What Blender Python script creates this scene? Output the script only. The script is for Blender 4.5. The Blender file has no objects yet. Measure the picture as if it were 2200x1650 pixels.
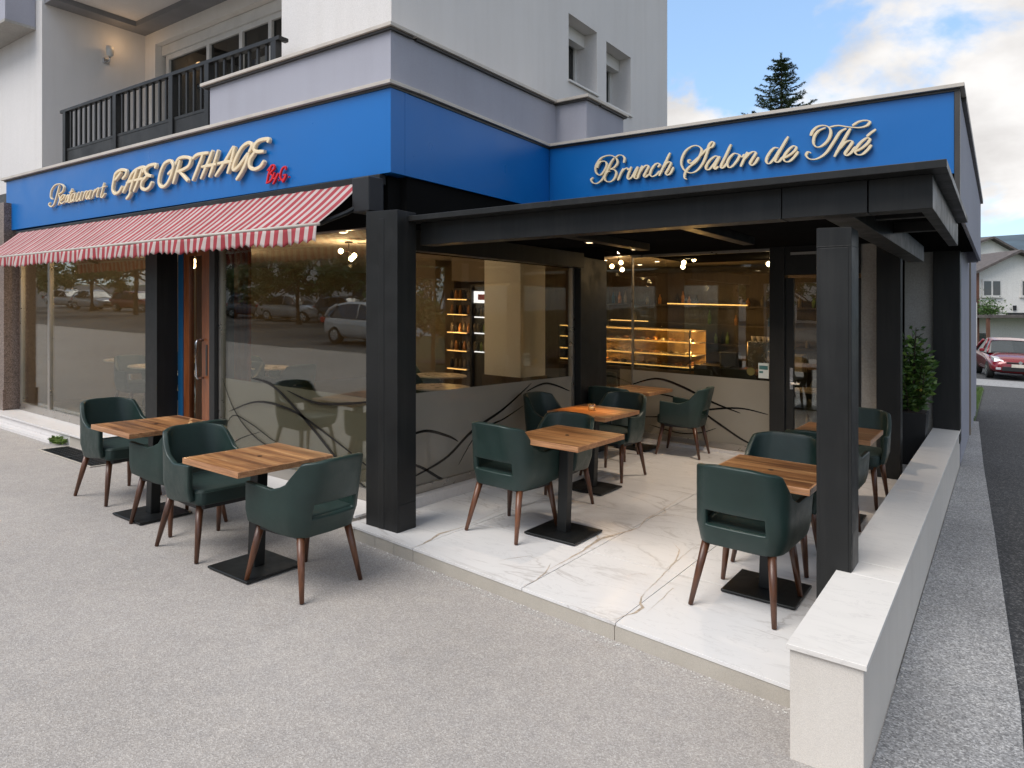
import bpy, bmesh, math, random
from mathutils import Vector, Matrix, Quaternion, noise
R = math.radians
random.seed(7)
S = bpy.context.scene
COL = S.collection
TH = R(35); CT, ST = math.cos(TH), math.sin(TH)
K = 0.035                                   # the street falls away to the right by 3.5 %

# ---------------------------------------------------------------- camera, sky, sun, exposure
cam = bpy.data.objects.new('camera', bpy.data.cameras.new('camera'))
COL.objects.link(cam); S.camera = cam
cam.location = (0, 0, 1.75); cam.rotation_euler = (R(90), 0, TH)
cam.data.sensor_width = 36; cam.data.lens = 1500 / 2200 * 36
cam.data.shift_y = -(825 - 668) / 2200
cam.data.clip_start = 0.05; cam.data.clip_end = 4000

SUN_DIR = Vector((-0.22, -0.70, 1.0)).normalized()
W = bpy.data.worlds.new('World'); S.world = W; W.use_nodes = True
nt = W.node_tree; N = nt.nodes; L = nt.links; N.clear()
out = N.new('ShaderNodeOutputWorld'); bg = N.new('ShaderNodeBackground'); L.new(bg.outputs[0], out.inputs[0])
sky = N.new('ShaderNodeTexSky'); sky.sky_type = 'NISHITA'; sky.sun_disc = False
sky.sun_elevation = math.asin(SUN_DIR.z); sky.sun_rotation = math.atan2(SUN_DIR.x, SUN_DIR.y)
sky.air_density = 1.0; sky.dust_density = 1.2; sky.ozone_density = 1.5
bg.inputs[1].default_value = 0.13
tc = N.new('ShaderNodeTexCoord'); sep = N.new('ShaderNodeSeparateXYZ'); L.new(tc.outputs['Generated'], sep.inputs[0])
def wm(op, a, b=None, clamp=False):
    m = N.new('ShaderNodeMath'); m.operation = op; m.use_clamp = clamp
    for i, v in enumerate((a, b)):
        if v is None: continue
        if isinstance(v, (int, float)): m.inputs[i].default_value = v
        else: L.new(v, m.inputs[i])
    return m.outputs[0]
zc = wm('ADD', wm('MAXIMUM', sep.outputs[2], 0.0), 0.42)
cmb = N.new('ShaderNodeCombineXYZ')
L.new(wm('DIVIDE', sep.outputs[0], zc), cmb.inputs[0]); L.new(wm('DIVIDE', sep.outputs[1], zc), cmb.inputs[1])
mp = N.new('ShaderNodeMapping'); mp.inputs['Location'].default_value = (2.92, -0.77, -1.33); L.new(cmb.outputs[0], mp.inputs[0])
n1 = N.new('ShaderNodeTexNoise'); n1.inputs['Scale'].default_value = 2.1; n1.inputs['Detail'].default_value = 9; n1.inputs['Roughness'].default_value = 0.56; n1.inputs['Distortion'].default_value = 0.25
L.new(mp.outputs[0], n1.inputs['Vector'])
cr = N.new('ShaderNodeValToRGB'); cr.color_ramp.elements[0].position = 0.435; cr.color_ramp.elements[1].position = 0.52
cr.color_ramp.interpolation = 'EASE'; L.new(n1.outputs[0], cr.inputs[0])
n2 = N.new('ShaderNodeTexNoise'); n2.inputs['Scale'].default_value = 4.0; n2.inputs['Detail'].default_value = 8; L.new(mp.outputs[0], n2.inputs['Vector'])
cc = N.new('ShaderNodeValToRGB'); cc.color_ramp.elements[0].position = 0.35; cc.color_ramp.elements[1].position = 0.62
cc.color_ramp.elements[0].color = (2.15, 2.06, 2.02, 1); cc.color_ramp.elements[1].color = (3.45, 3.38, 3.32, 1); L.new(n2.outputs[0], cc.inputs[0])
blue = N.new('ShaderNodeMix'); blue.data_type = 'RGBA'; blue.blend_type = 'MIX'; blue.inputs[0].default_value = 0.55
L.new(sky.outputs[0], blue.inputs[6]); blue.inputs[7].default_value = (1.2, 1.95, 3.0, 1)
mx = N.new('ShaderNodeMix'); mx.data_type = 'RGBA'; L.new(cr.outputs[0], mx.inputs[0]); L.new(blue.outputs[2], mx.inputs[6]); L.new(cc.outputs[0], mx.inputs[7])
L.new(mx.outputs[2], bg.inputs[0])

sun = bpy.data.objects.new('sun', bpy.data.lights.new('sun', 'SUN')); COL.objects.link(sun)
sun.data.energy = 1.3; sun.data.angle = R(38); sun.data.color = (1, 0.965, 0.92)
sun.rotation_euler = SUN_DIR.to_track_quat('Z', 'Y').to_euler()
V = S.view_settings
V.view_transform = 'Standard'; V.look = 'None'; V.gamma = 1; V.use_curve_mapping = False; V.exposure = 1.2
S.render.engine = 'CYCLES'

LETTERS = {
 'brunch': [
  ('B', [[(-3.385,3.1),(-3.407,3.08),(-3.385,3.046),(-3.333,3.038),(-3.278,3.073),(-3.227,3.151),(-3.185,3.223),(-3.146,3.27)],[(-3.195,3.163),(-3.15,3.175),(-3.112,3.214),(-3.123,3.26),(-3.158,3.289),(-3.212,3.303),(-3.29,3.288),(-3.341,3.235),(-3.357,3.187),(-3.345,3.14),(-3.306,3.117),(-3.263,3.148),(-3.231,3.207),(-3.247,3.246),(-3.29,3.251),(-3.325,3.226),(-3.337,3.192)],[(-3.195,3.163),(-3.146,3.152),(-3.125,3.115),(-3.146,3.062),(-3.193,3.037),(-3.243,3.055),(-3.252,3.098),(-3.224,3.137),(-3.189,3.143)],[(-3.131,3.273),(-3.097,3.289),(-3.059,3.283),(-3.035,3.252),(-3.042,3.209)]]),
  ('r', [[(-3.047,3.154),(-3.078,3.099),(-3.106,3.042)],[(-3.082,3.1),(-3.044,3.14),(-3.006,3.152),(-2.995,3.131)]]),
  ('u', [[(-2.961,3.161),(-2.995,3.09),(-3.002,3.053),(-2.984,3.041),(-2.946,3.071),(-2.898,3.151)],[(-2.891,3.153),(-2.924,3.075),(-2.928,3.049),(-2.906,3.038),(-2.88,3.057)]]),
  ('n', [[(-2.847,3.158),(-2.873,3.097),(-2.896,3.044)],[(-2.876,3.09),(-2.836,3.138),(-2.796,3.155),(-2.784,3.134),(-2.811,3.09),(-2.829,3.055),(-2.811,3.043),(-2.775,3.065)]]),
  ('c', [[(-2.685,3.125),(-2.667,3.143),(-2.685,3.161),(-2.721,3.146),(-2.753,3.103),(-2.765,3.061),(-2.742,3.04),(-2.703,3.051),(-2.667,3.083)]]),
  ('h', [[(-2.562,3.246),(-2.615,3.147),(-2.671,3.039)],[(-2.643,3.097),(-2.604,3.145),(-2.569,3.16),(-2.555,3.14),(-2.583,3.09),(-2.604,3.056),(-2.59,3.037),(-2.557,3.051),(-2.526,3.106)]]),
  ('S', [[(-2.199,3.237),(-2.183,3.273),(-2.157,3.293),(-2.141,3.277),(-2.157,3.247),(-2.193,3.23),(-2.215,3.175),(-2.245,3.108),(-2.294,3.05),(-2.354,3.031),(-2.415,3.057),(-2.449,3.114),(-2.445,3.178),(-2.408,3.242),(-2.348,3.276),(-2.294,3.274),(-2.258,3.238),(-2.268,3.188),(-2.308,3.132),(-2.361,3.097),(-2.395,3.068),(-2.418,3.025),(-2.418,2.99),(-2.395,2.976)],[(-2.202,3.237),(-2.261,3.187),(-2.314,3.146),(-2.354,3.122),(-2.378,3.128),(-2.381,3.148),(-2.361,3.155)]]),
  ('a', [[(-2.096,3.146),(-2.128,3.158),(-2.176,3.129),(-2.212,3.079),(-2.212,3.047),(-2.18,3.046),(-2.134,3.095),(-2.099,3.144)],[(-2.087,3.152),(-2.121,3.093),(-2.138,3.057),(-2.128,3.04),(-2.099,3.059)]]),
  ('l', [[(-1.985,3.246),(-2.029,3.158),(-2.073,3.072),(-2.073,3.043),(-2.048,3.05),(-2.02,3.084)]]),
  ('o', [[(-1.928,3.153),(-1.96,3.158),(-1.999,3.125),(-2.02,3.079),(-2.005,3.04),(-1.97,3.05),(-1.928,3.097),(-1.91,3.136),(-1.928,3.153)],[(-1.912,3.133),(-1.887,3.12),(-1.865,3.14)]]),
  ('n', [[(-1.839,3.159),(-1.871,3.096),(-1.899,3.035)],[(-1.874,3.09),(-1.827,3.138),(-1.786,3.154),(-1.769,3.137),(-1.796,3.093),(-1.817,3.057),(-1.802,3.035),(-1.771,3.052),(-1.741,3.1)]]),
  ('d', [[(-1.576,3.157),(-1.609,3.163),(-1.648,3.127),(-1.677,3.072),(-1.669,3.036),(-1.639,3.039),(-1.594,3.092),(-1.564,3.144)],[(-1.493,3.246),(-1.546,3.161),(-1.597,3.071),(-1.597,3.04),(-1.57,3.04),(-1.537,3.076)]]),
  ('e', [[(-1.528,3.066),(-1.481,3.087),(-1.437,3.121),(-1.431,3.148),(-1.455,3.157),(-1.499,3.123),(-1.531,3.072),(-1.522,3.037),(-1.487,3.03),(-1.446,3.061),(-1.411,3.106)]]),
  ('T', [[(-1.313,3.226),(-1.296,3.265),(-1.26,3.294),(-1.212,3.298),(-1.17,3.274),(-1.157,3.227),(-1.179,3.168),(-1.226,3.128),(-1.268,3.126),(-1.291,3.162),(-1.282,3.219),(-1.248,3.259),(-1.195,3.276)],[(-1.17,3.276),(-1.102,3.28),(-1.021,3.256),(-0.941,3.239),(-0.888,3.247),(-0.866,3.272),(-0.888,3.289),(-0.941,3.289),(-0.994,3.263)],[(-1.038,3.246),(-1.085,3.223),(-1.135,3.147),(-1.193,3.065),(-1.26,3.026),(-1.319,3.03),(-1.349,3.064),(-1.333,3.091),(-1.309,3.08)]]),
  ('h', [[(-1.007,3.242),(-1.064,3.143),(-1.129,3.026)],[(-1.096,3.079),(-1.048,3.132),(-1.007,3.142),(-0.995,3.124),(-1.021,3.084),(-1.048,3.043),(-1.036,3.024),(-1.002,3.042),(-0.97,3.086)]]),
  ('e', [[(-0.967,3.05),(-0.922,3.071),(-0.878,3.108),(-0.866,3.136),(-0.888,3.146),(-0.935,3.113),(-0.973,3.057),(-0.959,3.022),(-0.92,3.019),(-0.88,3.051),(-0.853,3.087)]]),
  ('accent', [[(-0.888,3.16),(-0.857,3.183),(-0.821,3.207)]]),
 ],
 'cafe': [
  ('C', [[(-8.074,3.231),(-8.005,3.264),(-7.989,3.311),(-8.104,3.335),(-8.226,3.308),(-8.271,3.228),(-8.298,3.139),(-8.25,3.082),(-8.144,3.094),(-8.074,3.147)],[(-8.236,3.234),(-8.094,3.308)]]),
  ('A', [[(-8.06,3.076),(-7.955,3.174),(-7.848,3.271),(-7.724,3.31)],[(-7.743,3.302),(-7.829,3.19),(-7.906,3.071)],[(-7.981,3.177),(-7.81,3.188)],[(-7.887,3.069),(-7.922,3.028),(-7.981,2.997)]]),
  ('F', [[(-7.639,3.297),(-7.714,3.188),(-7.819,3.062)],[(-7.756,3.307),(-7.598,3.306),(-7.624,3.253)],[(-7.806,3.186),(-7.616,3.185)]]),
  ('E', [[(-7.378,3.269),(-7.364,3.308),(-7.509,3.31),(-7.574,3.273),(-7.546,3.217),(-7.44,3.194)],[(-7.537,3.207),(-7.639,3.16),(-7.661,3.095),(-7.587,3.06),(-7.491,3.078),(-7.432,3.13)]]),
  ('O', [[(-7.074,3.317),(-7.187,3.296),(-7.266,3.214),(-7.301,3.115),(-7.248,3.057),(-7.143,3.075),(-7.057,3.158),(-7.018,3.25),(-7.074,3.317)],[(-7.121,3.177),(-7.014,3.22)]]),
  ('R', [[(-6.888,3.294),(-6.955,3.179),(-7.018,3.066)],[(-6.972,3.263),(-6.913,3.312),(-6.797,3.314),(-6.696,3.283),(-6.724,3.219),(-6.83,3.191),(-6.938,3.181)],[(-6.905,3.182),(-6.822,3.123),(-6.74,3.062)]]),
  ('T', [[(-6.654,3.28),(-6.571,3.31),(-6.369,3.303)],[(-6.474,3.295),(-6.563,3.178),(-6.654,3.059)]]),
  ('H', [[(-6.305,3.317),(-6.407,3.186),(-6.508,3.061)],[(-6.209,3.308),(-6.285,3.18),(-6.361,3.063)],[(-6.493,3.179),(-6.24,3.175)]]),
  ('A', [[(-6.26,3.06),(-6.1,3.183),(-5.958,3.309)],[(-5.938,3.306),(-5.998,3.171),(-6.056,3.063)],[(-6.218,3.179),(-5.97,3.171)]]),
  ('G', [[(-5.718,3.223),(-5.674,3.275),(-5.718,3.311),(-5.815,3.289),(-5.899,3.217),(-5.963,3.124),(-5.955,3.086),(-5.87,3.117),(-5.732,3.216)],[(-5.718,3.212),(-5.773,3.118),(-5.842,3.043),(-5.913,2.988)]]),
  ('E', [[(-5.44,3.275),(-5.431,3.306),(-5.569,3.309),(-5.636,3.269),(-5.623,3.219),(-5.487,3.201)],[(-5.63,3.211),(-5.704,3.151),(-5.707,3.086),(-5.636,3.055),(-5.543,3.07),(-5.487,3.116)]]),
 ],
 'red': [
  ('B', [[(-5.399,3.069),(-5.438,2.997),(-5.467,2.91)],[(-5.457,3.024),(-5.38,3.067),(-5.358,3.036),(-5.414,2.995),(-5.38,2.967),(-5.412,2.926),(-5.474,2.911)]]),
  ('y', [[(-5.354,2.996),(-5.376,2.95),(-5.341,2.943),(-5.303,2.982)],[(-5.299,2.983),(-5.335,2.938),(-5.373,2.893)]]),
  ('dot', [[(-5.294,2.918),(-5.284,2.92)]]),
  ('G', [[(-5.194,3.001),(-5.202,3.03),(-5.246,3.015),(-5.274,2.955),(-5.246,2.913),(-5.196,2.946)],[(-5.231,2.957),(-5.184,2.959)],[(-5.186,2.957),(-5.209,2.924),(-5.236,2.896)]]),
  ('dot', [[(-5.153,2.932),(-5.142,2.934)]]),
 ],
 'restaurant': [
  ('R', [[(-9.933,3.131),(-9.965,3.106),(-9.895,3.075),(-9.81,3.105),(-9.735,3.205),(-9.661,3.321)],[(-9.863,3.168),(-9.914,3.202),(-9.885,3.286),(-9.773,3.34),(-9.628,3.336),(-9.543,3.293),(-9.57,3.239),(-9.689,3.211)],[(-9.68,3.208),(-9.647,3.14),(-9.689,3.078)]]),
  ('e', [[(-9.621,3.129),(-9.537,3.158),(-9.519,3.185),(-9.566,3.193),(-9.628,3.154),(-9.639,3.11),(-9.588,3.087),(-9.516,3.111)]]),
  ('s', [[(-9.507,3.111),(-9.43,3.18),(-9.417,3.135),(-9.453,3.098),(-9.507,3.101)]]),
  ('t', [[(-9.316,3.246),(-9.373,3.171),(-9.417,3.098),(-9.376,3.084),(-9.32,3.11)],[(-9.391,3.209),(-9.267,3.215)]]),
  ('a', [[(-9.247,3.189),(-9.32,3.17),(-9.355,3.113),(-9.32,3.087),(-9.254,3.136),(-9.229,3.188)],[(-9.229,3.188),(-9.274,3.102),(-9.233,3.086)]]),
  ('u', [[(-9.143,3.189),(-9.207,3.103),(-9.172,3.082),(-9.104,3.122),(-9.053,3.186)],[(-9.053,3.186),(-9.109,3.098),(-9.064,3.08)]]),
  ('r', [[(-8.968,3.181),(-9.036,3.084)],[(-9.019,3.125),(-8.952,3.176),(-8.91,3.178)]]),
  ('a', [[(-8.841,3.181),(-8.907,3.162),(-8.952,3.107),(-8.923,3.083),(-8.857,3.128),(-8.814,3.178)],[(-8.814,3.178),(-8.874,3.094),(-8.836,3.079)]]),
  ('n', [[(-8.729,3.182),(-8.795,3.081)],[(-8.775,3.126),(-8.673,3.181),(-8.633,3.177),(-8.684,3.094),(-8.633,3.084)]]),
  ('t', [[(-8.506,3.233),(-8.546,3.153),(-8.585,3.085),(-8.546,3.068),(-8.483,3.109)],[(-8.577,3.185),(-8.456,3.19)]]),
 ],
}
# ---------------------------------------------------------------- helpers
def gz(x, y): return -K * (x * CT + y * ST)
def xc(xcam, d): return (xcam * CT - d * ST, xcam * ST + d * CT)      # metres right of / ahead of the viewpoint -> world
class MB:
    def __init__(s, tilt=False): s.v = []; s.f = []; s.tilt = tilt
    def pt(s, p):
        x, y, z = p
        s.v.append((x, y, z + (gz(x, y) if s.tilt else 0))); return len(s.v) - 1
    def hexa(s, c):
        i = [s.pt(p) for p in c]
        for f in ((3,2,1,0),(4,5,6,7),(0,1,5,4),(1,2,6,5),(2,3,7,6),(3,0,4,7)): s.f.append(tuple(i[k] for k in f))
        return s
    def box(s, x0, x1, y0, y1, z0, z1):
        if x0 > x1: x0, x1 = x1, x0
        if y0 > y1: y0, y1 = y1, y0
        return s.hexa([(x0,y0,z0),(x1,y0,z0),(x1,y1,z0),(x0,y1,z0),(x0,y0,z1),(x1,y0,z1),(x1,y1,z1),(x0,y1,z1)])
    def prism(s, poly, z0, z1):                     # poly counter-clockwise
        n = len(poly); a = [s.pt((x, y, z0)) for x, y in poly]; b = [s.pt((x, y, z1)) for x, y in poly]
        s.f.append(tuple(reversed(a))); s.f.append(tuple(b))
        for i in range(n): s.f.append((a[i], a[(i+1) % n], b[(i+1) % n], b[i]))
        return s
    def quad(s, *p): s.f.append(tuple(s.pt(q) for q in p)); return s
    def tube(s, pts, r, n=8, cap=True, r1=None):
        pts = [Vector(p) for p in pts]; m = len(pts); rings = []
        for i, p in enumerate(pts):
            d = (pts[min(i+1, m-1)] - pts[max(i-1, 0)]).normalized()
            u = d.cross(Vector((0, 0, 1)));
            if u.length < 1e-3: u = d.cross(Vector((1, 0, 0)))
            u.normalize(); w = u.cross(d)
            rr = r if r1 is None else r + (r1 - r) * i / (m - 1)
            if isinstance(r, (list, tuple)): rr = r[i]
            rings.append([s.pt(p + u * rr * math.cos(2*math.pi*k/n) + w * rr * math.sin(2*math.pi*k/n)) for k in range(n)])
        for a, b in zip(rings, rings[1:]):
            for k in range(n): s.f.append((a[k], b[k], b[(k+1) % n], a[(k+1) % n]))
        if cap: s.f.append(tuple(rings[0])); s.f.append(tuple(reversed(rings[-1])))
        return s
    def lathe(s, prof, c=(0, 0, 0), n=20):
        rings = [[s.pt((c[0] + r*math.cos(2*math.pi*k/n), c[1] + r*math.sin(2*math.pi*k/n), c[2] + z)) for k in range(n)] for r, z in prof]
        for a, b in zip(rings, rings[1:]):
            for k in range(n): s.f.append((a[k], a[(k+1) % n], b[(k+1) % n], b[k]))
        s.f.append(tuple(reversed(rings[0]))); s.f.append(tuple(rings[-1])); return s
    def mesh(s, name):
        me = bpy.data.meshes.new(name); me.from_pydata(s.v, [], s.f); me.update(); return me
    def build(s, name, m, parent=None, smooth=False, bevel=0, fix=True, seg=2, **props):
        me = s.mesh(name)
        if fix:
            b = bmesh.new(); b.from_mesh(me); bmesh.ops.recalc_face_normals(b, faces=b.faces); b.to_mesh(me); b.free()
        if smooth:
            for p in me.polygons: p.use_smooth = True
        o = link(name, me, m, parent)
        if bevel:
            bv = o.modifiers.new('bevel', 'BEVEL'); bv.width = bevel; bv.segments = seg; bv.limit_method = 'ANGLE'; bv.angle_limit = R(40)
            if smooth is False:
                for p in me.polygons: p.use_smooth = True
                bv.harden_normals = True
        for k_, v_ in props.items(): o[k_] = v_
        return o
def link(name, me, m, parent=None):
    o = bpy.data.objects.new(name, me); COL.objects.link(o)
    if m and not me.materials: me.materials.append(m)
    if parent:
        o.parent = parent; q = parent
        # parents are never rotated while their parts are built in world space
        loc = Vector(parent.location)
        p2 = parent.parent
        while p2: loc += Vector(p2.location); p2 = p2.parent
        o.location = -loc
    return o
def thing(name, label, cat, loc=(0, 0, 0), group=None):
    o = bpy.data.objects.new(name, None); COL.objects.link(o); o.location = loc; o.empty_display_size = .1
    o['label'] = label; o['category'] = cat
    if group: o['group'] = group
    return o
def tag(o, label, cat, group=None):
    o['label'] = label; o['category'] = cat
    if group: o['group'] = group
    return o
def dup(root, label=None, M=None, group=None):
    def cp(o, parent):
        c = o.copy(); COL.objects.link(c)
        if parent: c.parent = parent
        for ch in kids[o.name]: cp(ch, c)
        return c
    kids = {}
    def walk(o):
        kids[o.name] = list(o.children)
        for ch in o.children: walk(ch)
    walk(root)
    r = cp(root, None)
    if label: r['label'] = label
    if group: r['group'] = group
    if M is not None: r.matrix_world = M
    return r
def place(x, y, yaw, z=0.0, tilt=True):
    q = Quaternion()
    if tilt: q = Vector((0, 0, 1)).rotation_difference(Vector((K*CT, K*ST, 1)).normalized())
    return Matrix.Translation((x, y, z + (gz(x, y) if tilt else 0))) @ q.to_matrix().to_4x4() @ Matrix.Rotation(yaw, 4, 'Z')

# ---------------------------------------------------------------- materials
def newmat(name):
    m = bpy.data.materials.new(name); m.use_nodes = True
    n = m.node_tree.nodes; b = n['Principled BSDF']; return m, n, m.node_tree.links, b
def coords(n, l, kind='Object', scale=(1, 1, 1), rnd=False):
    t = n.new('ShaderNodeTexCoord'); mp = n.new('ShaderNodeMapping'); mp.inputs['Scale'].default_value = scale
    l.new(t.outputs[kind], mp.inputs[0])
    if rnd:
        oi = n.new('ShaderNodeObjectInfo'); mu = n.new('ShaderNodeMath'); mu.operation = 'MULTIPLY'; mu.inputs[1].default_value = 37
        l.new(oi.outputs['Random'], mu.inputs[0]); cb = n.new('ShaderNodeCombineXYZ')
        for i in range(3): l.new(mu.outputs[0], cb.inputs[i])
        l.new(cb.outputs[0], mp.inputs['Location'])
    return mp.outputs[0]
def ntex(n, l, vec, scale, detail=4, rough=.5, dist=0):
    t = n.new('ShaderNodeTexNoise'); t.inputs['Scale'].default_value = scale; t.inputs['Detail'].default_value = detail
    t.inputs['Roughness'].default_value = rough; t.inputs['Distortion'].default_value = dist; l.new(vec, t.inputs['Vector']); return t.outputs[0]
def ramp(n, l, fac, stops):
    r = n.new('ShaderNodeValToRGB'); e = r.color_ramp.elements
    while len(e) < len(stops): e.new(0.5)
    for i, (p, c) in enumerate(stops): e[i].position = p; e[i].color = (*c, 1) if len(c) == 3 else c
    l.new(fac, r.inputs[0]); return r.outputs[0]
def mixc(n, l, fac, a, b, mode='MIX'):
    x = n.new('ShaderNodeMix'); x.data_type = 'RGBA'; x.blend_type = mode
    for i, v in ((0, fac), (6, a), (7, b)):
        if isinstance(v, (int, float)): x.inputs[i].default_value = v
        elif isinstance(v, tuple): x.inputs[i].default_value = (*v, 1)
        else: l.new(v, x.inputs[i])
    return x.outputs[2]
def bump(n, l, b, h, strength, dist=.01):
    u = n.new('ShaderNodeBump'); u.inputs['Strength'].default_value = strength; u.inputs['Distance'].default_value = dist
    l.new(h, u.inputs['Height']); l.new(u.outputs[0], b.inputs['Normal'])
def simple(name, col, rough=.5, metal=0, var=.12, vs=3, bs=None, bd=.002, bstr=.3, spec=.5, coat=0):
    m, n, l, b = newmat(name)
    v = coords(n, l); f = ntex(n, l, v, vs, 5, .6)
    lo = tuple(c*(1-var) for c in col); hi = tuple(min(1, c*(1+var)) for c in col)
    l.new(ramp(n, l, f, [(.3, lo), (.7, hi)]), b.inputs['Base Color'])
    f2 = ntex(n, l, v, vs*4, 3)
    rr = ramp(n, l, f2, [(.3, (max(0, rough-.06),)*3), (.7, (min(1, rough+.06),)*3)]); l.new(rr, b.inputs['Roughness'])
    b.inputs['Metallic'].default_value = metal; b.inputs['Specular IOR Level'].default_value = spec; b.inputs['Coat Weight'].default_value = coat
    if bs: bump(n, l, b, ntex(n, l, v, bs, 4), bstr, bd)
    return m
def glow(name, col, s):
    m, n, l, b = newmat(name); b.inputs['Emission Color'].default_value = (*col, 1); b.inputs['Emission Strength'].default_value = s
    b.inputs['Base Color'].default_value = (*col, 1); return m
def plaster(name, col, stain=.10, grain=220):
    m, n, l, b = newmat(name); v = coords(n, l)
    a = ramp(n, l, ntex(n, l, v, .9, 6, .65), [(.3, tuple(c*(1-stain) for c in col)), (.7, col)])
    vs = coords(n, l, 'Object', (2.5, 2.5, .18)); s = ramp(n, l, ntex(n, l, vs, 2.2, 5, .6), [(.36, (.93, .925, .915)), (.50, (.98, .98, .975)), (.62, (1, 1, 1))])
    c = mixc(n, l, .55, a, mixc(n, l, 1.0, a, s, 'MULTIPLY'))
    g = ramp(n, l, ntex(n, l, v, grain, 2), [(.35, (.88, .88, .88)), (.65, (1.06, 1.06, 1.06))])
    l.new(mixc(n, l, 1.0, c, g, 'MULTIPLY'), b.inputs['Base Color']); b.inputs['Roughness'].default_value = .9; b.inputs['Specular IOR Level'].default_value = .25
    bump(n, l, b, ntex(n, l, v, grain, 3), .35, .003); return m
def aggregate(name, cols, scale=95, patch=.14, rough=.85, bstr=.5, warm=None):
    m, n, l, b = newmat(name); v = coords(n, l)
    vo = n.new('ShaderNodeTexVoronoi'); vo.inputs['Scale'].default_value = scale; l.new(v, vo.inputs['Vector'])
    sp = n.new('ShaderNodeSeparateColor'); l.new(vo.outputs['Color'], sp.inputs[0])
    c = ramp(n, l, sp.outputs[0], [(0, cols[0]), (.35, cols[1]), (.75, cols[2]), (.97, cols[3])])
    fine = ramp(n, l, ntex(n, l, v, scale*1.9, 2), [(.35, (.84,)*3), (.66, (1.12,)*3)])
    c = mixc(n, l, 1.0, c, fine, 'MULTIPLY')
    big = ramp(n, l, ntex(n, l, v, .8, 6, .62), [(.3, (1-patch,)*3), (.7, (1.03,)*3)])
    c = mixc(n, l, 1.0, c, big, 'MULTIPLY')
    mid = ramp(n, l, ntex(n, l, v, 9, 4, .6), [(.3, (.93, .93, .94)), (.7, (1.04, 1.03, 1.02))])
    c = mixc(n, l, 1.0, c, mid, 'MULTIPLY')
    st = ramp(n, l, ntex(n, l, v, 2.6, 7, .7, .5), [(.60, (1, 1, 1)), (.72, (.90, .885, .87))]); c = mixc(n, l, 1.0, c, st, 'MULTIPLY')
    gum = n.new('ShaderNodeTexVoronoi'); gum.inputs['Scale'].default_value = 1.7; l.new(v, gum.inputs['Vector'])
    gm = ramp(n, l, gum.outputs['Distance'], [(.0, (.72, .71, .70)), (.030, (.80, .79, .78)), (.036, (1, 1, 1))]); c = mixc(n, l, 1.0, c, gm, 'MULTIPLY')
    l.new(c, b.inputs['Base Color']); b.inputs['Roughness'].default_value = rough; b.inputs['Specular IOR Level'].default_value = .3
    bump(n, l, b, vo.outputs['Distance'], bstr, .004); return m
def marble(name, base=(.74, .715, .69), veins=.55, rough=.22):
    m, n, l, b = newmat(name); v = coords(n, l, 'Object', rnd=True)
    c = ramp(n, l, ntex(n, l, v, 1.3, 6, .6), [(.25, tuple(q*.96 for q in base)), (.75, base)])
    rot = n.new('ShaderNodeMapping'); rot.inputs['Rotation'].default_value = (0, 0, R(28)); rot.inputs['Scale'].default_value = (.45, 1.35, 1); l.new(v, rot.inputs[0])
    f = ntex(n, l, rot.outputs[0], 1.5, 7, .55, .9)
    def ridge(w): return ramp(n, l, f, [(.5-w, (0, 0, 0)), (.5, (1, 1, 1)), (.5+w, (0, 0, 0))])
    gate = ramp(n, l, ntex(n, l, v, 1.1, 3), [(.44, (0, 0, 0)), (.56, (1, 1, 1))])
    c = mixc(n, l, mixc(n, l, 1.0, ridge(.045), (.06, .06, .06), 'MULTIPLY'), c, (.40, .38, .37))
    fac = mixc(n, l, 1.0, ridge(.014), gate, 'MULTIPLY'); fac = mixc(n, l, 1.0, fac, (veins,)*3, 'MULTIPLY')
    c = mixc(n, l, fac, c, (.20, .145, .10))
    f2 = ntex(n, l, rot.outputs[0], 4.5, 6, .6, 1.2)
    r2 = ramp(n, l, f2, [(.488, (0, 0, 0)), (.5, (.22, .22, .22)), (.512, (0, 0, 0))]); c = mixc(n, l, r2, c, (.36, .33, .31))
    l.new(c, b.inputs['Base Color'])
    l.new(ramp(n, l, ntex(n, l, v, 7, 4), [(.3, (rough,)*3), (.7, (rough+.05,)*3)]), b.inputs['Roughness']); return m
def wood(name, stops, axis='X', scale=1.0, rough=.3, coat=.15, tint=.25):
    m, n, l, b = newmat(name); sc = {'X': (1.1, 13, 13), 'Z': (13, 13, 1.1), 'Y': (13, 1.1, 13)}[axis]
    v = coords(n, l, 'Object', tuple(q*scale for q in sc), rnd=True)
    f = ntex(n, l, v, 1.2, 7, .6, .6); c = ramp(n, l, f, stops)
    g = ramp(n, l, ntex(n, l, v, 7, 3, .6), [(.35, (.80,)*3), (.65, (1.10,)*3)]); c = mixc(n, l, 1.0, c, g, 'MULTIPLY')
    oi = n.new('ShaderNodeObjectInfo'); t = ramp(n, l, oi.outputs['Random'], [(0, (1-tint,)*3), (1, (1+tint,)*3)]); c = mixc(n, l, 1.0, c, t, 'MULTIPLY')
    l.new(c, b.inputs['Base Color']); b.inputs['Roughness'].default_value = rough; b.inputs['Coat Weight'].default_value = coat; b.inputs['Coat Roughness'].default_value = .2
    bump(n, l, b, f, .08, .002); return m
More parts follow.
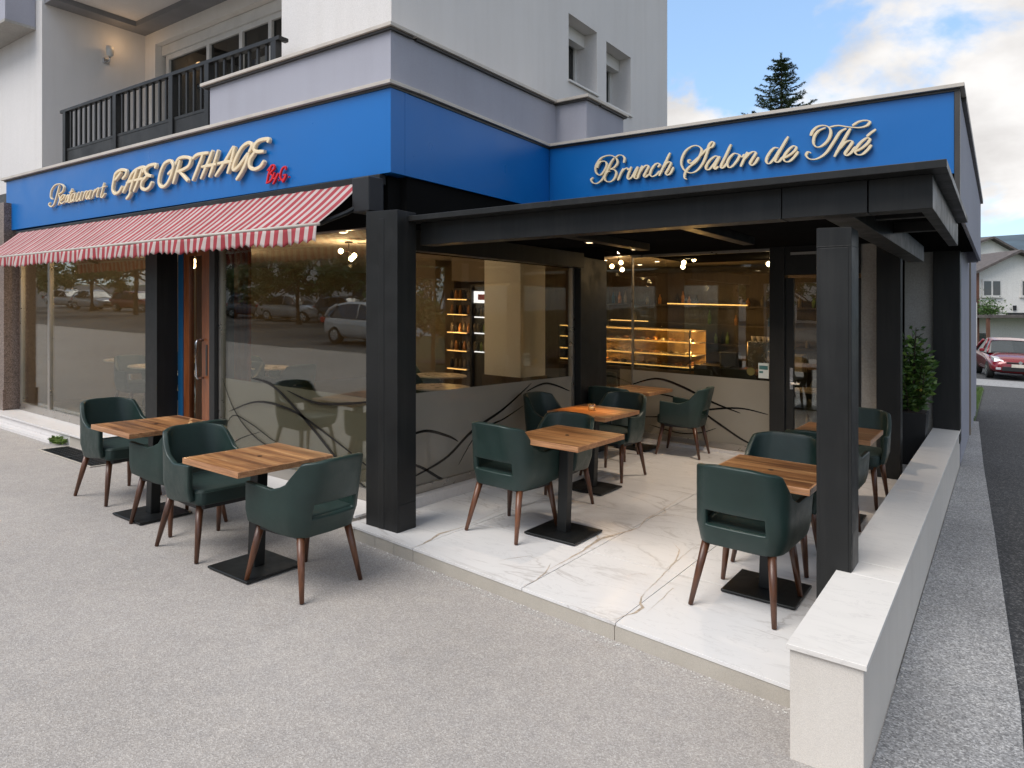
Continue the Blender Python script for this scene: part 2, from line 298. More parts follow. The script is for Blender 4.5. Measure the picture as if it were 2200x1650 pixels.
def glassmat(name, tint=(.82, .82, .79), mult=1.0, rough=0.0):
    m = bpy.data.materials.new(name); m.use_nodes = True; n = m.node_tree.nodes; l = m.node_tree.links; n.clear()
    o = n.new('ShaderNodeOutputMaterial'); mix = n.new('ShaderNodeMixShader'); tr = n.new('ShaderNodeBsdfTransparent'); gl = n.new('ShaderNodeBsdfGlossy')
    tr.inputs[0].default_value = (*tint, 1); gl.inputs['Roughness'].default_value = rough; gl.inputs[0].default_value = (.95, .97, .95, 1)
    lw = n.new('ShaderNodeLayerWeight'); lw.inputs[0].default_value = .5
    p = n.new('ShaderNodeMath'); p.operation = 'POWER'; p.inputs[1].default_value = 5; l.new(lw.outputs['Facing'], p.inputs[0])
    a = n.new('ShaderNodeMath'); a.operation = 'MULTIPLY_ADD'; a.use_clamp = True; a.inputs[1].default_value = .95; a.inputs[2].default_value = .045 * mult; l.new(p.outputs[0], a.inputs[0])
    v = coords(n, l); f = ntex(n, l, v, 1.4, 3)            # slight waviness of the panes
    bu = n.new('ShaderNodeBump'); bu.inputs['Strength'].default_value = .08; bu.inputs['Distance'].default_value = .012; l.new(f, bu.inputs['Height']); l.new(bu.outputs[0], gl.inputs['Normal'])
    l.new(a.outputs[0], mix.inputs[0]); l.new(tr.outputs[0], mix.inputs[1]); l.new(gl.outputs[0], mix.inputs[2]); l.new(mix.outputs[0], o.inputs[0]); return m

M = {}
M['pave'] = aggregate('street_asphalt_light', [(.30,.276,.255), (.372,.344,.318), (.42,.389,.360), (.52,.49,.455)], 185, .12, bstr=.35)
M['granite'] = aggregate('granite_slab', [(.17,.17,.172), (.29,.29,.292), (.37,.37,.37), (.54,.54,.54)], 120, .24, bstr=.5)
M['road'] = aggregate('road_asphalt', [(.030,.031,.034), (.048,.049,.052), (.062,.063,.066), (.16,.16,.16)], 90, .2)
M['lot'] = aggregate('worn_lot_asphalt', [(.06,.06,.06), (.085,.084,.082), (.11,.108,.105), (.2,.2,.19)], 60)
M['drive'] = aggregate('driveway_concrete', [(.20,.20,.20), (.28,.28,.28), (.34,.34,.34), (.45,.45,.45)], 60)
M['marble'] = marble('marble_tile', (.76,.74,.72), .30); M['joint'] = simple('grout', (.34,.32,.30), .9)
M['cap'] = marble('pale_stone_cap', (.74,.705,.66), .04, .38)
M['wallstone'] = plaster('pale_wall_stone', (.70,.65,.59), .08, 420)
M['riser'] = plaster('step_riser_stone', (.52,.475,.41), .25, 260)
M['sill'] = marble('white_marble_sill', (.70,.67,.65), .06, .3)
M['granpink'] = aggregate('brown_granite', [(.10,.075,.06), (.19,.14,.115), (.27,.20,.165), (.34,.27,.23)], 120, .2, .35, .05)
def cladding(name, col):
    m, n, l, b = newmat(name); v = coords(n, l); vs = coords(n, l, 'Object', (6, 6, .5))
    c = ramp(n, l, ntex(n, l, v, 1.5, 5, .6), [(.3, tuple(q*.88 for q in col)), (.7, tuple(q*1.14 for q in col))])
    d = ramp(n, l, ntex(n, l, vs, 1.6, 6, .65), [(.50, (0, 0, 0)), (.78, (.16, .16, .16))]); c = mixc(n, l, d, c, (.09, .085, .078))
    sc = ramp(n, l, ntex(n, l, v, 38, 3, .7), [(.70, (0, 0, 0)), (.78, (.25, .25, .25))]); c = mixc(n, l, sc, c, (.07, .068, .064)); l.new(c, b.inputs['Base Color'])
    l.new(ramp(n, l, ntex(n, l, v, 6, 5, .6), [(.3, (.32,)*3), (.7, (.50,)*3)]), b.inputs['Roughness'])
    b.inputs['Specular IOR Level'].default_value = .28; bump(n, l, b, ntex(n, l, v, 2.2, 2), .10, .004); return m
M['black'] = cladding('black_metal_cladding', (.0155,.0158,.0155))
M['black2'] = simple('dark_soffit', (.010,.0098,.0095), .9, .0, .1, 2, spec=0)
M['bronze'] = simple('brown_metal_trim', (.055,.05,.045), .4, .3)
M['trim'] = simple('beige_metal_coping', (.52,.47,.41), .5, 0, .12, 4)
M['blue'] = simple('blue_fascia_panel', (.002,.132,.43), .33, 0, .05, .7, 120, .0006, .08, .45)
M['bluedoor'] = simple('teal_blue_paint', (.006,.085,.20), .45)
M['cream'] = simple('cream_sign_letter', (.80,.66,.44), .45, 0, .05); M['redl'] = simple('red_sign_letter', (.62,.012,.02), .4)
M['white'] = plaster('white_render_wall', (.72,.69,.67), .06); M['whitewarm'] = plaster('balcony_wall', (.80,.75,.70), .05)
M['lilac'] = plaster('lilac_render', (.40,.40,.455), .08, 260); M['palegrey'] = plaster('concrete_pier', (.42,.40,.37), .22, 60)
M['greycorn'] = simple('grey_cornice', (.20,.20,.21), .8); M['pvc'] = simple('white_window_frame', (.62,.60,.57), .35)
M['alu'] = simple('aluminium', (.42,.39,.35), .32, .8, .1); M['steel'] = simple('brushed_steel', (.60,.60,.60), .25, 1.0, .08)
M['glass'] = glassmat('shop_glass', (.80,.80,.75), 2.7); M['glassin'] = glassmat('terrace_glass', (.82,.81,.77), 1.5); M['glass2'] = glassmat('window_glass', (.25,.27,.27), 1.6)
M['wave'] = simple('dark_cutout_strip', (.012,.011,.010), .2)  # opaque dark, standing in for clear cutouts onto the unlit room
def leather(name, col, rough):
    m, n, l, b = newmat(name); v = coords(n, l, 'Object', rnd=True)
    c = ramp(n, l, ntex(n, l, v, 4, 5, .6), [(.3, tuple(q*.82 for q in col)), (.7, tuple(q*1.18 for q in col))])
    wear = ramp(n, l, ntex(n, l, v, 11, 5, .7), [(.62, (0, 0, 0)), (.78, (.30, .30, .30))]); c = mixc(n, l, wear, c, tuple(q*1.7+.004 for q in col)); l.new(c, b.inputs['Base Color'])
    l.new(ramp(n, l, ntex(n, l, v, 9, 4, .6), [(.3, (rough-.10,)*3), (.7, (rough+.10,)*3)]), b.inputs['Roughness'])
    g = ntex(n, l, v, 330, 3); w = ntex(n, l, v, 7, 4, .55, .8)
    a = n.new('ShaderNodeMath'); a.operation = 'MULTIPLY_ADD'; a.inputs[1].default_value = 5.0; l.new(w, a.inputs[0]); l.new(g, a.inputs[2]); bump(n, l, b, a.outputs[0], .30, .0016); return m
M['leather'] = leather('dark_green_leather', (.0125,.0300,.0255), .42); M['_old'] = simple('dark_green_leather', (.0130,.0330,.0275), .40, 0, .16, 5, 320, .0012, .35, .5)
M['leatherin'] = simple('dark_green_fabric', (.0115,.0285,.0245), .62, 0, .16, 5, 380, .0012, .4)
M['leg'] = wood('walnut_leg', [(.3, (.045,.017,.008)), (.7, (.15,.056,.025))], 'Z', 1, .35, .1)
M['top'] = wood('oiled_wood_board', [(.26, (.055,.021,.008)), (.42, (.175,.070,.024)), (.57, (.33,.150,.053)), (.76, (.54,.33,.155))], 'X', .9, .40, .05, .32)
M['edge'] = wood('table_edge_wood', [(.3, (.30,.13,.055)), (.7, (.52,.27,.13))], 'X', 1, .35, .1, .05)
M['doorwood'] = wood('brown_door_wood', [(.3, (.13,.035,.010)), (.7, (.30,.095,.03))], 'Z', .7, .25, .4, .1)
M['base'] = simple('black_iron_base', (.010,.011,.011), .42, .2, .15, 4)
M['leafg'] = simple('dark_leaf', (.055,.115,.020), .45, 0, .4, 6); M['leaf2'] = simple('light_leaf', (.14,.22,.04), .45, 0, .4, 6)
M['leafy'] = simple('yellowed_leaf', (.34,.25,.04), .5); M['needle'] = simple('spruce_needle', (.045,.075,.026), .7, 0, .4, 3)
M['bark'] = simple('bark', (.07,.05,.035), .9, 0, .3, 8); M['grassm'] = simple('grass_blade', (.07,.12,.025), .7, 0, .3, 3)
M['soil'] = simple('soil', (.03,.02,.014), .95); M['lawn'] = simple('lawn', (.055,.078,.030), .9, 0, .35, 5)
M['beige'] = plaster('interior_beige_wall', (.25,.21,.16), .05); M['palepil'] = plaster('pale_green_grey_paint', (.80,.80,.74), .03); M['ceil'] = simple('interior_ceiling', (.50,.45,.39), .9)
M['ifloor'] = simple('interior_floor', (.30,.28,.25), .35, 0, .1, 2); M['brown'] = wood('brown_wall_panel', [(.3, (.045,.030,.019)), (.7, (.085,.058,.038))], 'Z', .5, .5, 0, .1)
M['amber'] = glow('amber_led', (1, .58, .18), 1.0); M['bulb'] = glow('warm_bulb', (1, .72, .40), 16); M['spot'] = glow('ceiling_spot', (1, .78, .50), 5)
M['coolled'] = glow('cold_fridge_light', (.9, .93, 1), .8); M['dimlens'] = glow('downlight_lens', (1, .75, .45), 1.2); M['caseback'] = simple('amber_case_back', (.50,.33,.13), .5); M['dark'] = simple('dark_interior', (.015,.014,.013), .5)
M['ivory'] = simple('ivory_table_top', (.55,.50,.43), .3); M['goods'] = simple('pastry', (.42,.20,.07), .6, 0, .4, 12); M['redp'] = simple('red_label', (.5,.03,.03), .5)
M['roof'] = simple('grey_brown_roof_tile', (.10,.085,.08), .8, 0, .3, 4); M['timber'] = simple('brown_timber', (.12,.05,.03), .7, 0, .25, 5)
M['hill'] = simple('hazed_wooded_hill', (.055,.085,.11), .95, 0, .35, .03); M['rubber'] = simple('tyre_rubber', (.012,.012,.012), .8); M['plastic'] = simple('black_plastic', (.012,.012,.013), .5)  # hill colour carries the blue of distance haze
M['houseW'] = plaster('house_wall', (.74,.72,.68), .05, 20)
def paint(name, col): return simple(name, col, .22, .15, .05, 2, coat=.8)
# ================================================================ GROUND
def struct(o): o['kind'] = 'structure'; return o
kerb = [(.083, -6.0), (.083, 3.81), (.068, 4.19), (.023, 5.40), (-.04, 7.16), (-.18, 10.68), (-.352, 16.0), (-.52, 18.8)]
def kerbx(y):
    for (x0, y0), (x1, y1) in zip(kerb, kerb[1:]):
        if y <= y1: return x0 + (x1-x0)*(y-y0)/(y1-y0)
    return kerb[-1][0]
g = MB(True); g.quad((-900, -900, -.13), (900, -900, -.13), (900, 1500, -.13), (-900, 1500, -.13)); struct(g.build('ground', M['lawn'], fix=False))
g = MB(True); g.quad((-.6, -60, -.06), (9.0, -60, -.06), (9.0, 26.2, -.06), (-.75, 26.2, -.06)); struct(g.build('road', M['road'], fix=False))
g = MB(True); g.quad((-.75, 26.2, -.052), (14, 26.2, -.052), (14, 29.4, -.052), (-.85, 29.4, -.052)); struct(g.build('driveway', M['drive'], fix=False))
g = MB(True); g.quad((-2.5, 29.4, -.06), (22, 29.4, -.06), (22, 64, -.06), (-2.5, 64, -.06)); struct(g.build('road', M['road'], fix=False))
g = MB(True); g.prism([(-46, -5.6), (.083, -5.6), (.083, 2.91), (-.42, 2.91), (-.42, 3.9), (-46, 3.9)], -.14, 0)
struct(g.build('pavement', M['pave']))
g = MB(True); g.quad((-500, -300, -.05), (-.7, -300, -.05), (-.7, -5.6, -.05), (-500, -5.6, -.05)); struct(g.build('car_park', M['lot'], fix=False))
# granite strip between the low wall and the road, slab by slab
sw = struct(thing("side_pavement", "", "", (-.2, 6, 0)))
ys = [2.91, 4.02, 5.6, 7.3, 9.0, 10.7, 12.4, 14.1, 15.6]
for a, b_ in zip(ys, ys[1:]):
    x1, x2 = kerbx(a), kerbx(b_-.006)
    MB(True).prism([(-.42, a), (x1, a), (x2, b_-.006), (-.42, b_-.006)], -.14, .0).build('granite_slab', M['granite'], sw, bevel=.003)
struct(MB(True).box(-.95, -.40, 15.6, 24.5, -.13, -.03).build('verge', M['lawn']))
gr = MB(True)
for i in range(2600):
    x = random.uniform(-.9, -.42); y = random.uniform(15.6, 24.4); h = random.uniform(.04, .13); a = random.uniform(0, 6.3); dx, dy = .012*math.cos(a), .012*math.sin(a)
    gr.f.append((gr.pt((x-dx, y-dy, -.03)), gr.pt((x+dx, y+dy, -.03)), gr.pt((x+random.uniform(-.03,.03), y+random.uniform(-.03,.03), h-.03))))
gr.build('grass', M['grassm'], fix=False, kind='stuff')
# hills
def ridge(name, d0, hmax, seed, a0, a1):
    b = MB(); n = 90; rows = 5
    for j in range(rows):
        for i in range(n+1):
            a = a0 + (a1-a0)*i/n; d = d0*(1+.22*j); h = hmax*(j/(rows-1))**.7 * (.72+.5*noise.noise(Vector((i*.09+seed, j*.1, seed))))
            x, y = xc(d*math.sin(a), d*math.cos(a)); b.v.append((x, y, gz(x, y)*.2 - 6 + h + (2.5*noise.noise(Vector((i*.9, j*1.7, seed))) if j else 0)))
    for j in range(rows-1):
        for i in range(n): p = j*(n+1)+i; b.f.append((p, p+1, p+n+2, p+n+1))
    o = b.build(name, M['hill'], smooth=True); return struct(o)
ridge('hills', 420, 108, 3.3, R(-70), R(75))

# ================================================================ TERRACE
ter = struct(thing('terrace', '', '', (-2.4, 6, .1)))
def yedge(x): return 3.60 + (x+3.95)*(3.292-3.60)/(3.25)
XJ = [-4.02, -3.31, -2.34, -1.69, -.70]
YJ = [None, 4.28, 5.36, 6.45, 7.54, 8.56]
gap = .0022
for i in range(4):
    xa, xb = XJ[i]+gap, XJ[i+1]-gap
    for j in range(5):
        ya0 = yedge(xa) if j == 0 else YJ[j]+gap; ya1 = yedge(xb) if j == 0 else YJ[j]+gap; yb = YJ[j+1]-gap
        dz = random.uniform(-.0006, .0006)
        MB(True).prism([(xa, ya0-.004*(j == 0)), (xb, ya1-.004*(j == 0)), (xb, yb), (xa, yb)], .082, .1+dz).build('tile', M['marble'], ter, bevel=.0012, seg=1)
for y0, y1 in ((8.56, 9.4), (9.4, 10.3)): MB(True).box(-1.09, -.705, y0+gap, y1-gap, .082, .1).build('tile', M['marble'], ter, bevel=.0012, seg=1)
# small landing tile under the left column
MB(True).prism([(-4.05, 3.60), (-3.955, 3.588), (-3.955, 3.9), (-4.05, 3.9)], .082, .0995).build('tile', M['sill'], ter)
MB(True).prism([(-4.05, 3.66), (-.70, 3.335), (-.70, 10.3), (-1.1, 10.3), (-1.1, 8.56), (-4.05, 8.56)], -.14, .0835).build('bed', M['joint'], ter)
VEINS = [([(-3.306,3.532),(-3.304,3.637),(-3.322,3.734),(-3.363,3.872),(-3.352,3.979),(-3.343,4.054),(-3.339,4.139)],0.03),([(-2.348,3.475),(-2.339,3.59),(-2.359,3.73),(-2.397,3.841),(-2.423,3.909)],0.018),([(-2.372,3.814),(-2.376,4.035),(-2.381,4.275),(-2.41,4.548),(-2.379,4.69),(-2.323,4.898),(-2.302,5.006),(-2.346,5.222)],0.034),([(-2.302,5.006),(-2.358,5.249),(-2.347,5.391),(-2.273,5.481),(-2.099,5.597)],0.02),([(-2.401,4.525),(-2.451,4.606),(-2.509,4.667)],0.022),([(-1.71,3.408),(-1.684,3.497),(-1.659,3.559),(-1.655,3.655),(-1.695,3.704),(-1.725,3.786),(-1.734,3.851)],0.026),([(-1.734,3.851),(-1.758,4.103),(-1.786,4.413),(-1.801,4.72),(-1.801,5.017)],0.01),([(-1.961,4.846),(-1.862,4.725),(-1.8,4.503),(-1.786,4.289)],0.014),([(-2.358,5.249),(-2.363,5.606),(-2.384,5.941),(-2.42,6.455)],0.01),([(-2.409,5.737),(-2.312,5.552),(-2.315,5.483)],0.018),([(-2.709,3.699),(-2.694,3.774),(-2.609,3.925),(-2.474,3.926)],0.007),([(-3.339,4.139),(-3.366,4.426),(-3.407,4.834),(-3.464,5.143)],0.008),([(-1.613,3.59),(-1.62,3.843),(-1.633,4.035),(-1.605,4.016)],0.008),([(-1.948,3.987),(-1.907,4.114),(-1.79,4.144)],0.006)]
vm_ = simple('brown_vein', (.44, .36, .28), .3, 0, .35, 30)
for pts, w_ in VEINS:
    b = MB(True); ids = []; n_ = len(pts); q = []
    for i in range(n_-1):
        for s_ in range(10): u = s_/10; q.append((pts[i][0]*(1-u)+pts[i+1][0]*u, pts[i][1]*(1-u)+pts[i+1][1]*u))
    q.append(pts[-1]); m_ = len(q)
    for k, (x, y) in enumerate(q):
        x1, y1 = q[max(k-1, 0)]; x2, y2 = q[min(k+1, m_-1)]; dx, dy = x2-x1, y2-y1; ln = math.hypot(dx, dy) or 1
        h = w_*.36*(.08+abs(math.sin(math.pi*k/(m_-1)))**1.3*(.45+1.0*abs(noise.noise(Vector((x*9, y*9, w_*50)))))); j_ = .006*noise.noise(Vector((x*14, y*14, 3)))
        nx_, ny_ = -dy/ln, dx/ln; ids.append((b.pt((x+nx_*(h+j_), y+ny_*(h+j_), .1012)), b.pt((x-nx_*(h-j_), y-ny_*(h-j_), .1012))))
    for a_, c_ in zip(ids, ids[1:]): b.f.append((a_[0], c_[0], c_[1], a_[1]))
    b.build('marble_vein', vm_, ter, fix=False)
pb = MB(True)
for i in range(420):
    t_ = random.random(); x = -4.0+t_*3.3 if random.random() < .8 else random.uniform(-.40, .05); y = (yedge(x)-abs(random.gauss(0, .035))-.008) if x < -.5 else random.uniform(3, 9)
    if x > -.5: x = -.415+abs(random.gauss(0, .03))
    r_ = random.uniform(.0015, .0055); pb.lathe([(r_*.6, 0), (r_, r_*.5), (r_*.4, r_*1.1)], (x, y, 0), 5)
pb.build('loose_gravel', simple('pale_pebble', (.62, .60, .56), .8), fix=False, kind='stuff')
rj = [-4.05, -3.72, -3.51, -3.31, -1.70, -.70]
for a, b_ in zip(rj, rj[1:]):
    a2, b2 = a+.0015, b_-.0015
    MB(True).prism([(a2, yedge(a2)), (b2, yedge(b2)), (b2, yedge(b2)+.03), (a2, yedge(a2)+.03)], -.14, .080).build('riser_stone', M['riser'], ter, bevel=.0015, seg=1)
# low sill under the side glass and the back glass
MB(True).box(-4.02, -3.935, 4.0, 7.62, .09, .185).build('sill_stone', M['sill'], ter, bevel=.003)
MB(True).box(-3.955, -2.24, 8.49, 8.56, .09, .135).build('sill_stone', M['sill'], ter, bevel=.003)

# front step below the left shop windows
st = thing('front_step', 'long low white marble step with stone risers below the left shop windows', 'step', (-7.5, 3.75, .1))
xs = [-12.6, -11.3, -10.1, -8.9, -7.9, -6.9, -5.9, -4.95, -4.05]
for a, b_ in zip(xs, xs[1:]):
    MB(True).box(a+.001, b_-.001, 3.69, 4.10, .118, .138).build('marble_slab', M['sill'], st, bevel=.003)
    MB(True).box(a+.001, b_-.001, 3.715, 3.745, -.14, .116).build('riser_stone', M['riser'] if a > -9 else M['sill'], st, bevel=.0015, seg=1)
MB(True).box(-12.6, -9.16, 3.60, 3.71, -.14, .035).build('lower_slab', M['sill'], st, bevel=.004)
MB(True).box(-12.6, -4.05, 3.75, 4.3, -.14, .116).build('bed', M['joint'], st)

# low wall beside the terrace
lw = thing('low_wall', 'long low pale stone wall with white slab coping between terrace and side pavement', 'wall', (-.56, 6.5, .2))
MB(True).box(-.692, -.424, 2.925, 10.42, -.14, .440).build('wall_body', M['wallstone'], lw, bevel=.004)
for a, b_, x0 in ((2.91, 3.945, -.702), (3.947, 4.172, -.632), (4.174, 6.2, -.702), (6.202, 8.3, -.702), (8.302, 10.44, -.702)):
    MB(True).box(x0, -.412, a, b_, .441, .462).build('coping_slab', M['cap'], lw, bevel=.002)

# ================================================================ CAFE BUILDING
cb = thing('cafe_building', 'single storey glass fronted cafe wing below the white apartment tower', 'building', (-6, 6, 0))
def P(name, mb, m, parent=None, **k): return mb.build(name, m, parent or cb, **k)
# roof slabs and enclosing walls
P('roof', MB().box(-12.2, -4.06, 4.10, 14, 2.95, 3.46).box(-4.06, -.30, 6.42, 14, 2.95, 3.40), M['bronze'])
P('wall', MB().box(-12.2, -12.0, 4.2, 14, -.3, 2.95), M['beige']); P('wall', MB().box(-12.2, -.4, 13.5, 13.7, -.6, 2.95), M['beige'])
P('wall', MB().box(-1.24, -1.10, 8.70, 13.5, -.3, 2.6), M['palegrey'])
P('wall', MB().box(-1.02, -.702, 10.32, 10.5, -.3, 2.6), M['palegrey'])
P('side_wall', MB().box(-.70, -.42, 10.62, 17.5, -.8, 2.95), M['lilac'])
P('side_fascia', MB().box(-.285, -.255, 6.36, 13.0, 2.52, 3.40).box(-.42, -.285, 12.9, 13.0, 2.5, 3.40), M['lilac'])
P('roof_coping', MB().box(-.42, -.225, 6.605, 13.05, 3.41, 3.47), M['bronze'])
P('ceiling', MB().box(-12, -4.1, 4.2, 13.5, 2.62, 2.7).box(-4.1, -1.1, 8.75, 13.5, 2.62, 2.7), M['ceil'])
P('interior_floor', MB(True).box(-12.2, -4.07, 4.12, 13.7, -.1, .10).box(-4.07, -1.24, 8.66, 13.7, -.1, .10), M['ifloor'])
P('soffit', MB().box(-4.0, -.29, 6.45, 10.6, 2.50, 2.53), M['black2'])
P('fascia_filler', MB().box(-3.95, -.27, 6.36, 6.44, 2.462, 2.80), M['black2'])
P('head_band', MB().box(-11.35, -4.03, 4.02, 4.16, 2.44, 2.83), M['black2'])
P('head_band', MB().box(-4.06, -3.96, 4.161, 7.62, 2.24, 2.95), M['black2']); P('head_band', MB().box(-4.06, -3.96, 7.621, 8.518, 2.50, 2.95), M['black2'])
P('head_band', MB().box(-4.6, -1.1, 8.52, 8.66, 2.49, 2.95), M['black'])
# pillars of the facade
P('granite_pillar', MB(True).box(-12.35, -11.24, 3.86, 4.16, -.14, 3.0), M['granpink'], bevel=.004)
P('granite_plinth', MB(True).box(-12.35, -11.22, 3.84, 3.86, -.14, .42), M['granpink'], bevel=.003)
P('door_column', MB(True).box(-7.62, -7.38, 3.93, 4.16, -.05, 2.6), M['black'], bevel=.003)
P('corner_post', MB(True).box(-4.10, -3.93, 6.98, 7.62, .0, 2.4), M['black'], bevel=.003)
P('door_post', MB(True).box(-2.24, -2.07, 8.50, 8.66, .0, 2.68), M['black'], bevel=.003)
P('pier', MB(True).box(-1.27, -1.10, 8.56, 8.70, .0, 2.65), M['palegrey'], bevel=.003)
P('terrace_column', MB(True).box(-1.10, -.87, 8.42, 8.60, .1, 2.62), M['black'], bevel=.003)
P('end_column', MB(True).box(-.70, -.414, 10.25, 10.60, .3, 2.80), M['black'], bevel=.003)

# ---- shop windows: window > frame pieces, panes, frosted film, wave strips
def strip(mb, pts, plane, off, w):          # tapered ribbon standing on a glass plane; plane 'Y' or 'X'
    n = len(pts)
    def cr(t):
        i = min(int(t), n-2); u = t-i
        p0, p1, p2, p3 = (pts[max(i-1, 0)], pts[i], pts[i+1], pts[min(i+2, n-1)])
        return [0.5*((2*b) + (-a+c)*u + (2*a-5*b+4*c-d)*u*u + (-a+3*b-3*c+d)*u**3) for a, b, c, d in zip(p0, p1, p2, p3)]
    q = [cr((n-1)*k/28) for k in range(29)]
    ids = []
    for k, (a, z) in enumerate(q):
        a2, z2 = q[min(k+1, 28)]; a1, z1 = q[max(k-1, 0)]; dx, dz = a2-a1, z2-z1; ln = math.hypot(dx, dz) or 1
        h = w*(.15+.85*math.sin(math.pi*k/28)**.7)/2; nx, nz = -dz/ln*h, dx/ln*h
        for s_ in (1, -1):
            c = (a+s_*nx, off, z+s_*nz) if plane == 'Y' else (off, a+s_*nx, z+s_*nz)
            ids.append(mb.pt(c))
    for k in range(28): mb.f.append((ids[2*k], ids[2*k+1], ids[2*k+3], ids[2*k+2]))
def film_mat():
    m, n, l, b = newmat('frosted_film'); n.remove(b)
    o = [x for x in n if x.type == 'OUTPUT_MATERIAL'][0]
    d = n.new('ShaderNodeBsdfDiffuse'); t = n.new('ShaderNodeBsdfTranslucent'); tr = n.new('ShaderNodeBsdfTransparent'); v = coords(n, l)
    c = ramp(n, l, ntex(n, l, v, 1.2, 4), [(.3, (.30, .285, .25)), (.7, (.35, .335, .295))]); l.new(c, d.inputs[0]); l.new(c, t.inputs[0])
    a = n.new('ShaderNodeMixShader'); a.inputs[0].default_value = .25; l.new(d.outputs[0], a.inputs[1]); l.new(t.outputs[0], a.inputs[2])
    b2 = n.new('ShaderNodeMixShader'); b2.inputs[0].default_value = .06; l.new(a.outputs[0], b2.inputs[1]); l.new(tr.outputs[0], b2.inputs[2])
    gl = n.new('ShaderNodeBsdfGlossy'); gl.inputs['Roughness'].default_value = .10; lw = n.new('ShaderNodeLayerWeight'); lw.inputs[0].default_value = .25
    b3 = n.new('ShaderNodeMixShader'); l.new(lw.outputs['Fresnel'], b3.inputs[0]); l.new(b2.outputs[0], b3.inputs[1]); l.new(gl.outputs[0], b3.inputs[2]); l.new(b3.outputs[0], o.inputs[0]); return m
M['film'] = film_mat()
def window(x0, x1, y, z0, z1, mullions=(), film=None, waves=(), framem='alu', fw=.035, rail=.10, pane='glass'):
    f = P('window', MB(True).box(x0, x1, y-.03, y+.03, z0, z0+rail), M[framem], bevel=.002)
    ed = [x0] + list(mullions) + [x1]
    P('frame', MB().box(x0, x0+fw, y-.028, y+.028, z0-.3, z1), M[framem], f); P('frame', MB().box(x1-fw, x1, y-.028, y+.028, z0-.3, z1), M[framem], f)
    P('frame', MB().box(x0, x1, y-.027, y+.027, z1-.03, z1), M[framem], f)
    for m_ in mullions: P('mullion', MB().box(m_-.03, m_+.03, y-.026, y+.026, z0-.3, z1), M['alu'], f)
    for a, b_ in zip(ed, ed[1:]): P('pane', MB().box(a+.02, b_-.02, y-.005, y+.005, z0-.1, z1-.02), M[pane], f)
    if film: P('frosted_film', MB(True).quad((x0+.03, y+.012, z0+rail), (x1-.03, y+.012, z0+rail), (x1-.03, y+.012, film), (x0+.03, y+.012, film)), M['film'], f, fix=False)
    for pts, w in waves:
        mb = MB(True); strip(mb, pts, 'Y', y-.009, w*.58); P('wave_strip', mb, M['wave'], f, fix=False)
    return f
window(-11.19, -7.63, 4.06, .14, 2.46, (-10.28,))
window(-6.40, -4.06, 4.06, .14, 2.46, (), .98,
  [([(-5.9, 1.02), (-5.55, .97), (-5.1, .72), (-4.6, .38), (-4.2, .18)], .05), ([(-6.25, .66), (-5.8, .80), (-5.3, .78), (-4.8, .62), (-4.15, .36)], .038),
   ([(-6.38, 1.0), (-6.2, .72), (-5.95, .52), (-5.6, .40), (-5.1, .40), (-4.75, .33)], .026), ([(-6.38, .38), (-6.2, .62), (-5.9, .58), (-5.6, .48), (-5.5, .46)], .022),
   ([(-5.35, .95), (-4.95, .88), (-4.5, .92), (-4.1, .99)], .040), ([(-6.36, .22), (-6.1, .40), (-5.75, .52)], .016)])
window(-4.04, -2.24, 8.58, .14, 2.49, (), None, (), 'alu', .012, .07, 'glass')
fbk = [o for o in cb.children if o.name.startswith('window')][-1]
P('frosted_film', MB(True).quad((-4.22, 8.571, .21), (-2.26, 8.571, .21), (-2.26, 8.571, 1.02), (-4.22, 8.571, 1.02)), M['film'], fbk, fix=False)
for pts, w in [([(-4.1, .80), (-3.7, .93), (-3.35, .86), (-2.95, .70), (-2.6, .60)], .040), ([(-4.0, .40), (-3.5, .46), (-3.0, .60), (-2.6, .66), (-2.27, .62)], .030),
   ([(-3.7, .74), (-3.3, .68), (-2.9, .46), (-2.55, .27), (-2.27, .20)], .036), ([(-3.8, .32), (-3.4, .26), (-3.1, .30), (-2.9, .38)], .020)]:
    mb = MB(True); strip(mb, pts, 'Y', 8.568, w*.75); P('wave_strip', mb, M['wave'], fbk, fix=False)
P('sticker', MB(True).box(-2.385, -2.265, 8.566, 8.572, 1.05, 1.23), M['sticker'] if 'sticker' in M else simple('white_sticker', (.62, .68, .68), .4), fbk)
P('sticker_print', MB(True).box(-2.375, -2.275, 8.562, 8.5655, 1.155, 1.20).box(-2.375, -2.33, 8.562, 8.5655, 1.11, 1.135), simple('teal_print', (.05, .16, .17), .4), fbk)
P('sticker', MB(True).lathe([(.001, -.0), (.05, 0)], (0, 0, 0), 24), simple('olive_sticker', (.20, .17, .05), .5), fbk)
o = cb.children_recursive[-1] if hasattr(cb, 'children_recursive') else None
for o in fbk.children:
    if o.name.startswith('sticker') and o.data.materials[0].name.startswith('olive'):
        o.location = o.location + Vector((-2.475, 8.568, 1.12+gz(-2.475, 8.568))); o.rotation_euler = (R(90), 0, 0)
